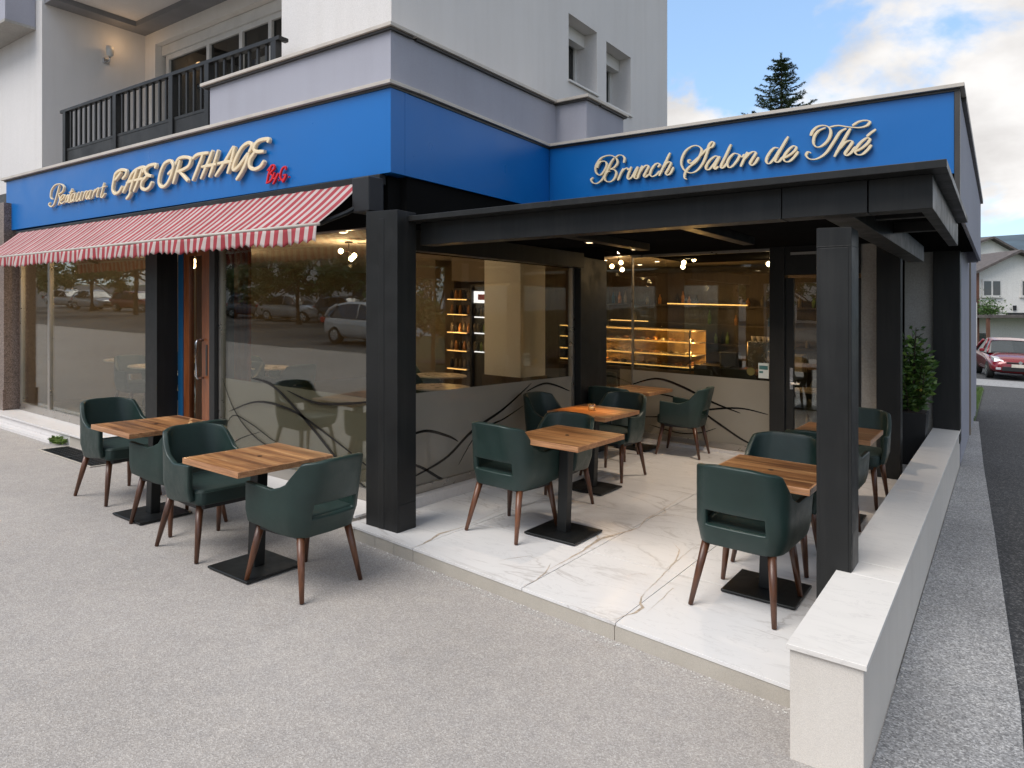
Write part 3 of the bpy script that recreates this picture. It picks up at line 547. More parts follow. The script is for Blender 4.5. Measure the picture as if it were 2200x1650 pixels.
# side glass (plane X = -4.02)
def side_window(y0, y1, film, waves):
    X = -4.035
    f = P('window', MB(True).box(X-.03, X+.03, y0, y1, .187, .255), M['alu'], bevel=.002)
    P('pane', MB().box(X-.005, X+.005, y0, y1, -.1, 2.26), M['glassin'], f)
    P('frame', MB().box(X-.028, X+.028, y0, y0+.035, -.1, 2.26), M['alu'], f); P('frame', MB().box(X-.028, X+.028, y1-.035, y1, -.1, 2.26), M['alu'], f)
    if film: P('frosted_film', MB(True).quad((X+.009, y0+.03, .24), (X+.009, y1-.03, .24), (X+.009, y1-.03, 1.03), (X+.009, y0+.03, 1.03)), M['film'], f, fix=False)
    for pts, w in waves:
        mb = MB(True); strip(mb, pts, 'X', X+.012, w*.7); P('wave_strip', mb, M['wave'], f, fix=False)
side_window(4.06, 6.97, True, [([(4.12, .30), (4.7, .42), (5.1, .62), (5.6, .78), (6.1, 1.0)], .040), ([(4.12, .66), (4.45, .70), (4.75, .62), (4.9, .55)], .035),
   ([(4.12, .50), (4.4, .40), (4.7, .24), (4.95, .2)], .035), ([(4.9, .34), (5.2, .60), (5.6, .68), (5.95, .78)], .024), ([(5.2, .62), (5.5, .56), (5.75, .5)], .03), ([(6.0, .92), (6.4, .98), (6.9, .86)], .03)])
P('corner_pane', MB().box(-4.04, -4.03, 7.625, 8.555, .1, 2.495), M['glassin'])

# ---- brown door in its recess, left of the big window
P('blue_post', MB(True).box(-7.378, -7.285, 4.161, 4.26, .1, 2.44), M['bluedoor'], bevel=.003)
P('window_post', MB(True).box(-6.50, -6.41, 3.99, 4.16, .1, 2.46), M['dark'], bevel=.003)
d = P('door', MB(True).box(-7.28, -7.17, 4.17, 4.23, .14, 2.42).box(-6.93, -6.77, 4.17, 4.23, .14, 2.42).box(-7.17, -6.93, 4.17, 4.23, .14, .30).box(-7.17, -6.93, 4.17, 4.23, 2.22, 2.42), M['doorwood'], bevel=.004)
P('door_pane', MB(True).box(-7.17, -6.93, 4.195, 4.205, .30, 2.22), M['glassin'], d)
P('inner_panel', MB(True).box(-7.6, -6.6, 4.50, 4.54, .12, 2.4), M['doorwood'], d)
P('door_handle', MB(True).tube([(-6.90, 4.17, .93), (-6.90, 4.10, .93), (-6.90, 4.085, .96), (-6.90, 4.085, 1.30), (-6.90, 4.10, 1.33), (-6.90, 4.17, 1.33)], .012, 10), M['steel'], d, smooth=True)
P('lock_plate', MB(True).box(-6.85, -6.82, 4.165, 4.17, .96, 1.28), M['bronze'], d)
P('door_jamb', MB(True).box(-6.768, -6.50, 4.168, 4.27, .1, 2.44), M['dark'])
# ---- glass door on the terrace
P('door_header', MB().box(-2.07, -1.27, 8.52, 8.66, 2.17, 2.49), M['black'])
d = P('door', MB(True).box(-2.07, -1.98, 8.55, 8.61, .11, 2.25).box(-1.36, -1.27, 8.55, 8.61, .11, 2.25).box(-1.98, -1.36, 8.55, 8.61, .11, .25), M['black'], bevel=.003)
P('door_pane', MB(True).box(-1.98, -1.36, 8.575, 8.585, .25, 2.25), M['glass'], d)
P('door_handle', MB(True).tube([(-2.0, 8.54, 1.02), (-2.0, 8.50, 1.02), (-1.90, 8.49, 1.02)], .010, 8).box(-2.02, -1.985, 8.54, 8.55, .95, 1.20), M['steel'], d, smooth=False)
P('door_closer', MB().box(-2.0, -1.5, 8.49, 8.52, 2.40, 2.43), M['alu'])

# ================================================================ SIGNS
LMAT = {'cream': M['cream'], 'red': M['redl']}
def pen(strokes, Y, wt, wn, thk, name, m, parent, k=0):
    """one letter: ribbons of pen width along smooth strokes, given a real thickness"""
    mb = MB()
    for si, pts in enumerate(strokes):
        n = len(pts); seg = 7
        q = []
        for i in range(n-1):
            p0, p1, p2, p3 = pts[max(i-1, 0)], pts[i], pts[i+1], pts[min(i+2, n-1)]
            for s_ in range(seg + (i == n-2)):
                u = s_/seg; q.append([.5*((2*b)+(-a+c)*u+(2*a-5*b+4*c-d_)*u*u+(-a+3*b-3*c+d_)*u**3) for a, b, c, d_ in zip(p0, p1, p2, p3)])
        m_ = len(q); ids = []
        for j, (x, z) in enumerate(q):
            x1, z1 = q[max(j-1, 0)]; x2, z2 = q[min(j+1, m_-1)]; dx, dz = x2-x1, z2-z1; ln = math.hypot(dx, dz) or 1; dx, dz = dx/ln, dz/ln
            c = abs(dx*.42+dz*.907)                       # strokes that follow the slant are thick
            w = wn+(wt-wn)*c**2.2
            e = min(j, m_-1-j)/3; w *= .72+.28*min(1, e)
            nx, nz = -dz*w/2, dx*w/2; f = Y-thk-.0006*si-.0016*j/m_; in_ = .72
            ids.append([mb.pt((x+nx, Y, z+nz)), mb.pt((x+nx, f+.006, z+nz)), mb.pt((x+nx*in_, f, z+nz*in_)), mb.pt((x-nx*in_, f, z-nz*in_)), mb.pt((x-nx, f+.006, z-nz)), mb.pt((x-nx, Y, z-nz))])
        for a, b_ in zip(ids, ids[1:]):
            for t in range(5): mb.f.append((a[t], b_[t], b_[t+1], a[t+1]))
        mb.f.append(tuple(ids[0])); mb.f.append(tuple(reversed(ids[-1])))
    return mb.build(name, m, parent, fix=True)
YF, XF, YB = 3.95, -3.93, 6.30
s1 = thing('cafe_sign', 'blue fascia sign with cream lettering Restaurant CAFE ORTHAGE above the striped awning', 'sign', (-7.6, 3.95, 3.2))
MB().hexa([(-11.42, YF, 2.87), (XF, YF, 2.84), (XF, YF+.16, 2.84), (-11.42, YF+.16, 2.87), (-11.42, YF, 3.56), (XF, YF, 3.51), (XF, YF+.16, 3.51), (-11.42, YF+.16, 3.56)]).build('fascia_panel', M['blue'], s1, bevel=.003)
MB().hexa([(-11.50, YF-.045, 3.575), (XF+.035, YF-.045, 3.530), (XF+.035, YF+.3, 3.530), (-11.50, YF+.3, 3.575), (-11.50, YF-.045, 3.61), (XF+.035, YF-.045, 3.560), (XF+.035, YF+.3, 3.560), (-11.50, YF+.3, 3.61)]).build('coping', M['trim'], s1, bevel=.003)
MB().hexa([(-11.46, YF-.012, 3.555), (XF+.008, YF-.012, 3.508), (XF+.008, YF+.2, 3.508), (-11.46, YF+.2, 3.555), (-11.46, YF-.012, 3.577), (XF+.008, YF-.012, 3.531), (XF+.008, YF+.2, 3.531), (-11.46, YF+.2, 3.577)]).build('shadow_line_strip', M['bronze'], s1)  # dark strip standing in for the shadow line under the coping
s3 = thing('return_fascia', 'plain blue fascia panel turning the corner between the two lettered signs', 'fascia', (XF, 5.1, 3.1))
MB().hexa([(XF-.16, YF+.161, 2.84), (XF, YF+.161, 2.84), (XF, YB, 2.815), (XF-.16, YB, 2.815), (XF-.16, YF+.161, 3.51), (XF, YF+.161, 3.51), (XF, YB, 3.465), (XF-.16, YB, 3.465)]).build('fascia_panel', M['blue'], s3, bevel=.002)
MB().hexa([(XF-.3, YF+.302, 3.531), (XF+.036, YF+.302, 3.531), (XF+.036, YB-.05, 3.485), (XF-.3, YB-.05, 3.485), (XF-.3, YF+.302, 3.561), (XF+.036, YF+.302, 3.561), (XF+.036, YB-.05, 3.515), (XF-.3, YB-.05, 3.515)]).build('coping', M['trim'], s3, bevel=.003)
MB().hexa([(XF-.2, YF+.2, 3.506), (XF+.01, YF+.2, 3.506), (XF+.01, YB, 3.466), (XF-.2, YB, 3.466), (XF-.2, YF+.2, 3.529), (XF+.01, YF+.2, 3.529), (XF+.01, YB, 3.484), (XF-.2, YB, 3.484)]).build('shadow_line_strip', M['bronze'], s3)
s2 = thing('brunch_sign', 'blue fascia sign with cream script Brunch Salon de Thé above the black pergola', 'sign', (-2.1, YB, 3.1))
MB().hexa([(XF+.002, YB, 2.8), (-.292, YB, 2.8), (-.292, YB+.12, 2.8), (XF+.002, YB+.12, 2.8), (XF+.002, YB, 3.465), (-.292, YB, 3.425), (-.292, YB+.12, 3.425), (XF+.002, YB+.12, 3.465)]).build('fascia_panel', M['blue'], s2, bevel=.002)
MB().hexa([(XF-.1, YB-.045, 3.486), (-.225, YB-.045, 3.444), (-.225, YB+.3, 3.444), (XF-.1, YB+.3, 3.486), (XF-.1, YB-.045, 3.516), (-.225, YB-.045, 3.474), (-.225, YB+.3, 3.474), (XF-.1, YB+.3, 3.516)]).build('coping', M['trim'], s2, bevel=.003)
MB().hexa([(XF+.011, YB-.012, 3.464), (-.255, YB-.012, 3.424), (-.255, YB+.2, 3.424), (XF+.011, YB+.2, 3.464), (XF+.011, YB-.012, 3.485), (-.255, YB-.012, 3.443), (-.255, YB+.2, 3.443), (XF+.011, YB+.2, 3.485)]).build('shadow_line_strip', M['bronze'], s2)
MB().box(-.290, -.254, YB-.012, YB+.06, 2.5, 3.423).build('end_trim', M['bronze'], s2)
def standoff(letters, Y, wt, wn, thk, m, parent):
    for nme, st_ in letters: pen(st_, Y-.018, wt, wn, thk, 'letter', m, parent)
standoff(LETTERS['brunch'], YB, .028, .010, .022, M['cream'], s2)
standoff(LETTERS['cafe'], YF, .041, .034, .030, M['cream'], s1)
standoff(LETTERS['restaurant'], YF, .027, .012, .024, M['cream'], s1)
standoff(LETTERS['red'], YF, .020, .014, .016, M['redl'], s1)

# ================================================================ AWNING
aw = thing('striped_awning', 'red and white striped folding awning with fluttering valance above the left windows', 'awning', (-7.4, 3.7, 2.5))
def stripes():
    m, n, l, b = newmat('striped_canvas'); v = coords(n, l); sp = n.new('ShaderNodeSeparateXYZ'); l.new(v, sp.inputs[0])
    def mt(op, a, b_=None):
        q = n.new('ShaderNodeMath'); q.operation = op
        for i, x in enumerate((a, b_)):
            if x is None: continue
            if isinstance(x, (int, float)): q.inputs[i].default_value = x
            else: l.new(x, q.inputs[i])
        return q.outputs[0]
    fr = mt('FRACT', mt('DIVIDE', mt('ADD', sp.outputs[0], 20.0), .105)); s_ = mt('GREATER_THAN', fr, .46)
    dirt = ramp(n, l, ntex(n, l, v, 3, 5, .6), [(.3, (.80, .78, .76)), (.7, (1, 1, 1))])
    c = mixc(n, l, s_, (.62, .53, .50), (.44, .060, .075)); c = mixc(n, l, 1.0, c, dirt, 'MULTIPLY'); l.new(c, b.inputs['Base Color']); b.inputs['Roughness'].default_value = .9
    tl = n.new('ShaderNodeBsdfTranslucent'); l.new(c, tl.inputs[0]); ms = n.new('ShaderNodeMixShader'); ms.inputs[0].default_value = .22
    o = [x for x in n if x.type == 'OUTPUT_MATERIAL'][0]; l.new(b.outputs[0], ms.inputs[1]); l.new(tl.outputs[0], ms.inputs[2]); l.new(ms.outputs[0], o.inputs[0])
    bump(n, l, b, ntex(n, l, v, 400, 2), .3, .001); return m
M['stripe'] = stripes()
AX0, AX1 = -10.9, -4.22
def awz(x, t):   # t 0 at wall .. 1 front
    return 2.79 + .004*(x+4.2)*-1 - .385*t + .012*math.sin(math.pi*t)*-1 - .006*math.sin(x*5.1)*t
nx, nt_ = 260, 8
b = MB()
for j in range(nt_+1):
    for i in range(nx+1):
        x = AX0+(AX1-AX0)*i/nx; t = j/nt_; b.v.append((x, 3.93-.46*t, awz(x, t)+.0035*math.sin(x/.105*math.pi)*(1-abs(2*t-1)*.3)))
for j in range(nt_):
    for i in range(nx): p = j*(nx+1)+i; b.f.append((p, p+1, p+nx+2, p+nx+1))
o = b.build('canvas', M['stripe'], aw, smooth=True, fix=False); so = o.modifiers.new('s', 'SOLIDIFY'); so.thickness = .002
b = MB(); nv = 5; nx = 560
for j in range(nv+1):
    for i in range(nx+1):
        x = AX0+(AX1-AX0)*i/nx; t = j/nv; ph = x/.105*2*math.pi
        drop = .125+.010*math.cos(ph)+.006*math.sin(x*9)
        b.v.append((x, 3.462-.012*t*math.sin(x*11+math.sin(x*3)*2)-.010*t+.008*t*math.sin(ph*.5), awz(x, 1)-.012-drop*t))
for j in range(nv):
    for i in range(nx): p = j*(nx+1)+i; b.f.append((p, p+1, p+nx+2, p+nx+1))
o = b.build('valance', M['stripe'], aw, smooth=True, fix=False); so = o.modifiers.new('s', 'SOLIDIFY'); so.thickness = .0015
MB().tube([(AX0-.02, 3.468, awz(AX0, 1)-.004), (-8.6, 3.468, awz(-8.6, 1)-.004), (-6.4, 3.468, awz(-6.4, 1)-.004), (AX1+.02, 3.468, awz(AX1, 1)-.004)], .013, 10).build('front_bar', M['trim'], aw, smooth=True)
MB().box(-11.0, -4.02, 3.915, 3.99, 2.75, 2.835).build('cassette', M['black'], aw, bevel=.01)
MB().box(-4.19, -4.0, 3.78, 3.95, 2.52, 2.80).build('end_bracket', M['plastic'], aw, bevel=.015)
for x in (-4.45, -7.4, -10.2): MB().tube([(x, 3.9, 2.66), (x-.25, 3.68, 2.50), (x-.02, 3.49, 2.41)], .017, 8).build('folding_arm', M['base'], aw)
MB().tube([(-4.30, 3.55, 2.42), (-4.2, 3.74, 2.52), (-4.15, 3.86, 2.60)], .02, 8).build('folding_arm', M['base'], aw)

# ================================================================ PERGOLA
pg = thing('pergola', 'black metal flat roofed pergola over the marble terrace', 'pergola', (-2.2, 5, 0))
def G(name, mb, **k): return mb.build(name, M['black'], pg, bevel=.003, **k)
p1 = G('column', MB(True).box(-3.926, -3.60, 3.685, 3.885, .1, 2.46)); p1['label'] = 'wide black column at the outer corner of the glass'
G('column_seam', MB(True).box(-3.602, -3.597, 3.70, 3.87, .1, .30)); G('column_seam', MB(True).box(-3.79, -3.735, 3.682, 3.6855, .1, 2.4))
G('column', MB(True).box(-.80, -.63, 3.95, 4.165, .1, 2.245))
G('column_seam', MB().box(-.802, -.628, 3.947, 4.167, 2.085, 2.09)); G('column_seam', MB().box(-.785, -.645, 3.946, 3.9505, .3, 2.08))
G('column_seam', MB(True).box(-.633, -.6285, 3.97, 4.15, .46, .66))
G('front_beam', MB().box(-3.60, -.975, 3.935, 4.075, 2.248, 2.415)); G('front_beam', MB().box(-.970, -.555, 3.930, 4.075, 2.248, 2.415)); G('front_beam', MB().box(-.550, -.27, 3.935, 4.075, 2.248, 2.415))
G('front_lip', MB().box(-3.93, -.205, 3.80, 3.98, 2.416, 2.455)); G('side_lip', MB().box(-.36, -.205, 3.981, 6.29, 2.416, 2.455))
G('side_beam', MB().box(-.33, -.27, 4.076, 6.35, 2.25, 2.414)); G('side_beam', MB().box(-3.955, -3.84, 3.90, 6.9, 2.235, 2.40))
G('cross_beam', MB().box(-.80, -.655, 4.167, 8.41, 2.26, 2.42))
for x in (-1.85, -2.85): G('cross_beam', MB().box(x-.05, x+.05, 4.08, 6.34, 2.34, 2.405))
for y in (5.0, 5.9): G('rafter', MB().box(-.655, -.33, y-.035, y+.035, 2.33, 2.405))
for i in range(6):
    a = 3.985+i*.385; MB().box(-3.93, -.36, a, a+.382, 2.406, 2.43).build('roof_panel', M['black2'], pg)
# ================================================================ APARTMENT TOWER
tw = thing('apartment_tower', 'white rendered apartment block with recessed balcony rising behind the cafe', 'building', (-7.5, 7.5, 3.5))
def T(name, mb, m, parent=None, **k): return mb.build(name, m, parent or tw, **k)
XT = -4.30
# right-hand face (plane X = XT) with two deep window openings
wins = [(7.34, 8.07, 4.56, 5.37), (8.33, 9.08, 4.52, 5.34)]
ycut = [4.33] + [v for w_ in wins for v in w_[:2]] + [10.3]
m_ = MB()
m_.box(-5.8, XT, 4.33, 7.34, 3.4, 10).box(-5.8, XT, 8.07, 8.33, 3.4, 10).box(-5.8, XT, 9.08, 10.3, 3.4, 10)
for (y0, y1, z0, z1) in wins: m_.box(-5.8, XT, y0, y1, 3.4, z0).box(-5.8, XT, y0, y1, z1, 10)
T('wall', m_, M['white'])
for i, (y0, y1, z0, z1) in enumerate(wins):
    w_ = T('window', MB().box(XT-.36, XT-.30, y0, y0+.05, z0, z1).box(XT-.36, XT-.30, y1-.06, y1, z0, z1).box(XT-.36, XT-.30, y0, y1, z0, z0+.05), M['pvc'])
    T('shutter_box', MB().box(XT-.30, XT-.18, y0, y1, z1-.17, z1-.002), M['pvc'], w_, bevel=.006)
    T('pane', MB().box(XT-.335, XT-.325, y0+.05, y1-.06, z0+.05, z1-.17), M['glass2'], w_)
    T('sill', MB().box(XT-.30, XT+.03, y0-.02, y1+.02, z0-.028, z0-.002), M['pvc'], w_, bevel=.003)
    T('curtain', MB().box(XT-.42, XT-.40, y0, y1, z0, z1), simple('grey_curtain', (.30, .30, .29), .9), w_)
# recessed balcony: back wall, side wall, ceiling, cornice
T('wall', MB().box(-11.6, -10.94, 5.80, 6.3, 3.4, 6.3).box(-10.94, -5.8, 5.80, 6.3, 5.96, 6.3).box(-7.5, -5.8, 5.80, 6.3, 3.4, 5.96), M['whitewarm'])
T('wall', MB().box(-13.5, -11.25, 4.33, 5.8, 2.6, 10), M['white'])
T('balcony_ceiling', MB().box(-11.25, -5.8, 4.36, 5.8, 6.24, 6.4), M['white'])
T('upper_wall', MB().box(-11.25, -5.8, 4.33, 6.3, 6.41, 10).box(-5.8, XT, 10.3, 10.4, 3.4, 10).box(-13.5, -5.8, 6.3, 10.3, 6.4, 10), M['white'])
T('cornice', MB().box(-11.25, -10.98, 4.36, 5.8, 6.16, 6.238), M['greycorn']); T('cornice', MB().box(-10.98, -5.8, 5.52, 5.8, 6.16, 6.238), M['greycorn'])
T('balcony_floor', MB().box(-11.25, -5.8, 4.25, 6.3, 3.40, 3.50), M['palegrey'])
bw = T('balcony_window', MB().box(-10.86, -7.5, 5.93, 6.0, 5.72, 5.798), M['pvc']); T('threshold', MB().box(-10.86, -7.5, 5.93, 6.0, 3.5, 3.58), M['pvc'], bw)
T('shutter_box', MB().box(-10.93, -7.5, 5.90, 6.1, 5.80, 5.955), M['pvc'], bw, bevel=.008)
for x in (-10.80, -9.68, -8.86, -8.19, -7.58): T('mullion', MB().box(x-.038, x+.038, 5.92, 6.01, 3.5, 5.72), M['pvc'], bw, bevel=.004)
for a, b_ in ((-10.762, -9.718), (-9.642, -8.898), (-8.822, -8.228), (-8.152, -7.618)):
    T('pane', MB().box(a, b_, 5.96, 5.97, 3.58, 5.72), M['glass2'], bw); T('curtain', MB().box(a, a+(b_-a)*.30, 6.05, 6.07, 3.5, 5.72), simple('brown_curtain', (.16, .14, .12), .9), bw)
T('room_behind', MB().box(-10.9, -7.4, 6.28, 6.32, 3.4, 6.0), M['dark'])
# lilac roof parapet with its coping
pp = thing('roof_parapet', 'lilac rendered parapet with beige metal coping above the blue corner fascia', 'parapet', (-5, 4.5, 3.8))
MB().box(-6.50, -3.98, 4.00, 4.20, 3.45, 4.00).box(-4.18, -3.98, 4.20, 6.72, 3.45, 3.99).box(-3.98, -3.60, 6.52, 6.72, 3.40, 3.99).box(-3.80, -3.60, 6.72, 7.4, 3.40, 3.99).build('parapet_wall', M['lilac'], pp)
for bx in ((-6.60, -3.93, 3.95, 4.25), (-4.23, -3.93, 4.252, 6.46), (-4.23, -3.55, 6.462, 6.77), (-3.85, -3.55, 6.772, 7.45)):
    MB().box(*bx, 4.003, 4.035).build('coping', M['trim'], pp, bevel=.004); MB().box(bx[0]+.02, bx[1]-.02, bx[2]+.02, bx[3]-.02, 3.985, 4.002).build('drip_strip', M['bronze'], pp)
bay = thing('upper_bay', 'pale lilac projecting bay at the top left corner of the tower', 'bay', (-12.2, 3.9, 6.5))
MB().box(-13.4, -11.46, 3.95, 4.325, 5.86, 9).build('bay_wall', M['lilac'], bay); MB().box(-13.4, -11.45, 3.94, 4.325, 5.82, 5.858).build('bay_soffit', M['palegrey'], bay)
MB().box(-13.4, -12.25, 3.98, 4.2, 2.4, 3.0).build('bay_panel', M['bluedoor'], bay)

# balcony railing
rl = thing('balcony_railing', 'black metal balcony railing with vertical bars above the cafe sign', 'railing', (-7.9, 4.15, 3.5))
def rz(x): return 4.385 - (x+10.1)*.010
MB().hexa([(-10.14, 4.11, rz(-10.1)-.04), (-5.55, 4.11, rz(-5.6)-.04), (-5.55, 4.17, rz(-5.6)-.04), (-10.14, 4.17, rz(-10.1)-.04), (-10.14, 4.11, rz(-10.1)), (-5.55, 4.11, rz(-5.6)), (-5.55, 4.17, rz(-5.6)), (-10.14, 4.17, rz(-10.1))]).build('handrail', M['black'], rl, bevel=.004)
MB().box(-5.60, -5.55, 4.17, 4.22, rz(-5.6)-.035, rz(-5.6)-.002).build('handrail', M['black'], rl)
posts = [-10.01, -8.68, -7.43, -6.74, -5.63]
for x in posts: MB().box(x-.04, x+.04, 4.105, 4.175, 3.52, rz(x)-.041).build('post', M['black'], rl, bevel=.003)
for a, b_ in zip(posts, posts[1:]):
    n = max(2, round((b_-a)/.135)); MB().box(a+.04, b_-.04, 4.125, 4.155, 3.60, 3.83).build('kick_panel', M['black'], rl); MB().box(a+.04, b_-.04, 4.12, 4.16, 3.83, 3.86).build('bottom_rail', M['black'], rl)
    for i in range(1, n): x = a+(b_-a)*i/n; MB().box(x-.014, x+.014, 4.128, 4.152, 3.861, rz(x)-.042).build('baluster', M['black'], rl)
# wall lamp on the balcony side wall, itself unlit
wl = thing('wall_lamp', 'small glass wall lamp on the balcony side wall', 'lamp', (-11.22, 5.2, 5.65))
MB().box(-11.248, -11.225, 5.15, 5.25, 5.54, 5.62).build('bracket', M['steel'], wl, bevel=.005); MB().tube([(-11.23, 5.2, 5.58), (-11.13, 5.2, 5.56), (-11.12, 5.2, 5.62)], .012).build('arm', M['steel'], wl, smooth=True)
MB().lathe([(.02, 0), (.05, .03), (.058, .10), (.05, .16)], (-11.12, 5.2, 5.62)).build('glass_shade', simple('milky_glass', (.6, .58, .55), .3), wl, smooth=True)
def plight(name, loc, e, col, r=.05, spot=None, parent=None):
    d = bpy.data.lights.new(name, 'SPOT' if spot else 'POINT'); d.energy = e; d.color = col; d.shadow_soft_size = r
    if spot: d.spot_size = R(spot); d.spot_blend = .9
    o = bpy.data.objects.new(name, d); COL.objects.link(o); o.location = loc; return o
plight('recess_warm_fill', (-11.0, 5.34, 5.86), .6, (1, .62, .30), .06)  # added warm light beside the unlit lamp, tinting the recess walls

# ================================================================ INTERIOR
ip = thing('interior_pillar', 'pale square pillar standing inside behind the side glass', 'pillar', (-5.6, 8.2, 0))
MB(True).box(-5.60, -5.02, 7.36, 7.95, .1, 2.9).build('shaft', M['palepil'], ip, bevel=.004); MB(True).box(-5.62, -5.0, 7.34, 7.97, .1, .9).build('brown_base', M['brown'], ip)
ip2 = tag(MB(True).box(-8.4, -7.9, 9.0, 9.5, .1, 2.9).build('interior_column', M['beige']), 'plain beige column deep inside the left dining room', 'column')
bk = thing('back_bar_shelving', 'tall brown shelving with bottles and warm light strips behind the counter', 'shelving', (-4.5, 12.6, 0))
MB(True).box(-6.6, -2.0, 12.9, 13.0, .1, 2.6).build('back_panel', M['brown'], bk)
for z in (1.25, 1.6, 1.95): MB(True).box(-6.5, -2.2, 12.60, 12.9, z, z+.03).build('shelf', M['brown'], bk)
MB(True).box(-5.2, -3.7, 12.58, 12.60, 1.985, 2.005).build('light_strip', M['amber'], bk); MB(True).box(-6.4, -5.6, 12.58, 12.60, 1.635, 1.65).build('light_strip', M['amber'], bk)
for k in range(34):
    x = -6.4+k*.122+random.uniform(-.02, .02); z = random.choice((1.28, 1.63, 1.98)); h = random.uniform(.14, .27)
    MB(True).lathe([(.032, 0), (.034, h*.6), (.013, h*.8), (.012, h)], (x, 12.72, z), 8).build('bottle', random.choice((M['dark'], M['bluedoor'], M['goods'], M['beige'], M['leaf2'])), bk, smooth=True)
dc = thing('display_counter', 'long glass pastry counter with glowing amber shelves inside the cafe', 'counter', (-4.9, 10.8, 0))
MB(True).box(-6.5, -4.05, 10.75, 11.45, .1, .84).build('counter_base', M['dark'], dc); MB(True).box(-6.5, -4.05, 10.70, 11.46, .84, .88).build('counter_slab', M['brown'], dc)
MB(True).box(-6.5, -4.05, 10.74, 10.75, .88, 1.54).build('front_glass', M['glass'], dc); MB(True).box(-6.5, -4.05, 11.44, 11.46, .88, 1.54).build('back_panel', M['caseback'], dc)
for z in (.93, 1.12, 1.33, 1.52):
    MB(True).box(-6.5, -4.05, 10.80, 11.42, z, z+.012).build('glass_shelf', M['ivory'], dc); MB(True).box(-6.5, -4.08, 10.775, 10.795, z-.004, z+.014).build('light_strip', M['amber'], dc)
    if z < 1.5:
        for k in range(17):
            x = -6.4+k*.137+random.uniform(-.03, .03); r_ = random.uniform(.03, .05)
            MB(True).lathe([(r_, 0), (r_*1.1, r_*.6), (r_*.6, r_*1.2)], (x, 10.9+random.uniform(0, .3), z+.014), 9).build('pastry', random.choice((M['goods'], M['ivory'], M['goods'], M['brown'])), dc, smooth=True)
for x in (-6.5, -5.62, -4.07): MB(True).box(x, x+.02, 10.735, 10.76, .88, 1.54).build('counter_post', M['dark'], dc)
cm = thing('coffee_counter', 'dark service counter with coffee machine and boxes right of the pastry display', 'counter', (-3.1, 10.8, 0))
MB(True).box(-4.00, -2.3, 10.75, 11.4, .1, 1.0).build('counter_base', M['dark'], cm); MB(True).box(-3.2, -2.7, 10.85, 11.3, 1.0, 1.42).build('coffee_machine', M['steel'], cm, bevel=.03); MB(True).box(-3.6, -3.35, 10.8, 11.1, 1.0, 1.22).build('till', M['plastic'], cm, bevel=.01)
MB(True).box(-2.62, -2.38, 10.8, 11.1, 1.0, 1.25).build('paper_box', M['ivory'], cm)
for k in range(6): MB(True).lathe([(.03, 0), (.042, .07)], (-3.15+k*.08, 11.05, 1.42), 10).build('cup', M['ivory'], cm, smooth=True)
fr = thing('drinks_fridge', 'tall black drinks fridge with lit shelves left of the pale pillar', 'fridge', (-7.2, 9.4, 0))
MB(True).box(-7.06, -6.50, 8.95, 9.5, .1, 2.15).build('cabinet', M['dark'], fr); MB(True).box(-7.02, -6.60, 8.942, 8.95, 1.86, 2.05).build('lit_header', M['coolled'], fr)
MB(True).box(-6.93, -6.72, 8.936, 8.941, 1.91, 2.0).build('header_panel', M['redp'], fr)
for z in (1.06, 1.36, 1.62):
    MB(True).box(-7.0, -6.62, 8.93, 8.948, z, z+.022).build('fridge_shelf', M['coolled'], fr)
    for k in range(6): MB(True).lathe([(.024, 0), (.024, .10), (.01, .15)], (-6.97+k*.065, 8.91, z+.02), 7).build('bottle', random.choice((M['dark'], M['beige'], M['leaf2'], M['dark'])), fr, smooth=True)
MB(True).box(-7.07, -7.03, 8.90, 8.95, .1, 2.15).build('door_frame', M['plastic'], fr); MB(True).box(-6.56, -6.50, 8.90, 8.95, .1, 2.15).build('door_frame', M['plastic'], fr)
sh_ = thing('warm_shelf_rack', 'narrow rack with amber lit shelves left of the drinks fridge', 'shelving', (-7.4, 9.1, 0))
MB(True).box(-7.62, -7.14, 9.15, 9.2, .1, 2.1).build('back_panel', M['brown'], sh_)
for z in (.75, 1.05, 1.35, 1.65, 1.9):
    MB(True).box(-7.60, -7.16, 8.95, 9.15, z, z+.02).build('shelf', M['ivory'], sh_); MB(True).box(-7.58, -7.18, 8.94, 8.95, z, z+.012).build('light_strip', M['amber'], sh_)
    for k in range(5): MB(True).lathe([(.03, 0), (.03, .08), (.012, .15)], (-7.56+k*.09, 9.04, z+.02), 8).build('jar', random.choice((M['goods'], M['beige'], M['dark'])), sh_, smooth=True)
plight('rack_glow', (-7.38, 8.85, 1.5), 1.2, (1, .6, .25), .01)
tag(MB(True).box(-11.9, -7.1, 12.0, 12.2, .1, 2.6).build('interior_partition', M['brown']), 'dark wood partition wall at the back of the left dining room', 'partition')
def pendant(x, y, label, n=4):
    t = thing('pendant_lamp', label, 'lamp', (x, y, 2.6), 'glowing pendant lamps inside the cafe')
    MB().tube([(x, y, 2.62), (x, y, 2.50)], .006, 6).build('cord', M['plastic'], t); MB().lathe([(.05, 0), (.05, .02)], (x, y, 2.60)).build('rose', M['bronze'], t)
    for k in range(n):
        a = k*2.1+x; q = (x+.10*math.cos(a), y+.10*math.sin(a), 2.40+.05*(k % 3))
        MB().tube([(x, y, 2.5), q], .004, 5).build('arm', M['bronze'], t)
        MB().lathe([(.004, -.035), (.026, -.02), (.032, 0), (.026, .02), (.004, .035)], q, 10).build('bulb', M['bulb'], t, smooth=True)
pendant(-4.9, 9.9, 'leftmost glowing bulb cluster seen through the back glass'); pendant(-3.75, 9.8, 'middle glowing bulb cluster above the pastry counter'); pendant(-2.55, 10.0, 'rightmost glowing bulb cluster near the terrace door', 3)
pendant(-6.7, 6.0, 'glowing bulb cluster hanging behind the side glass', 4)
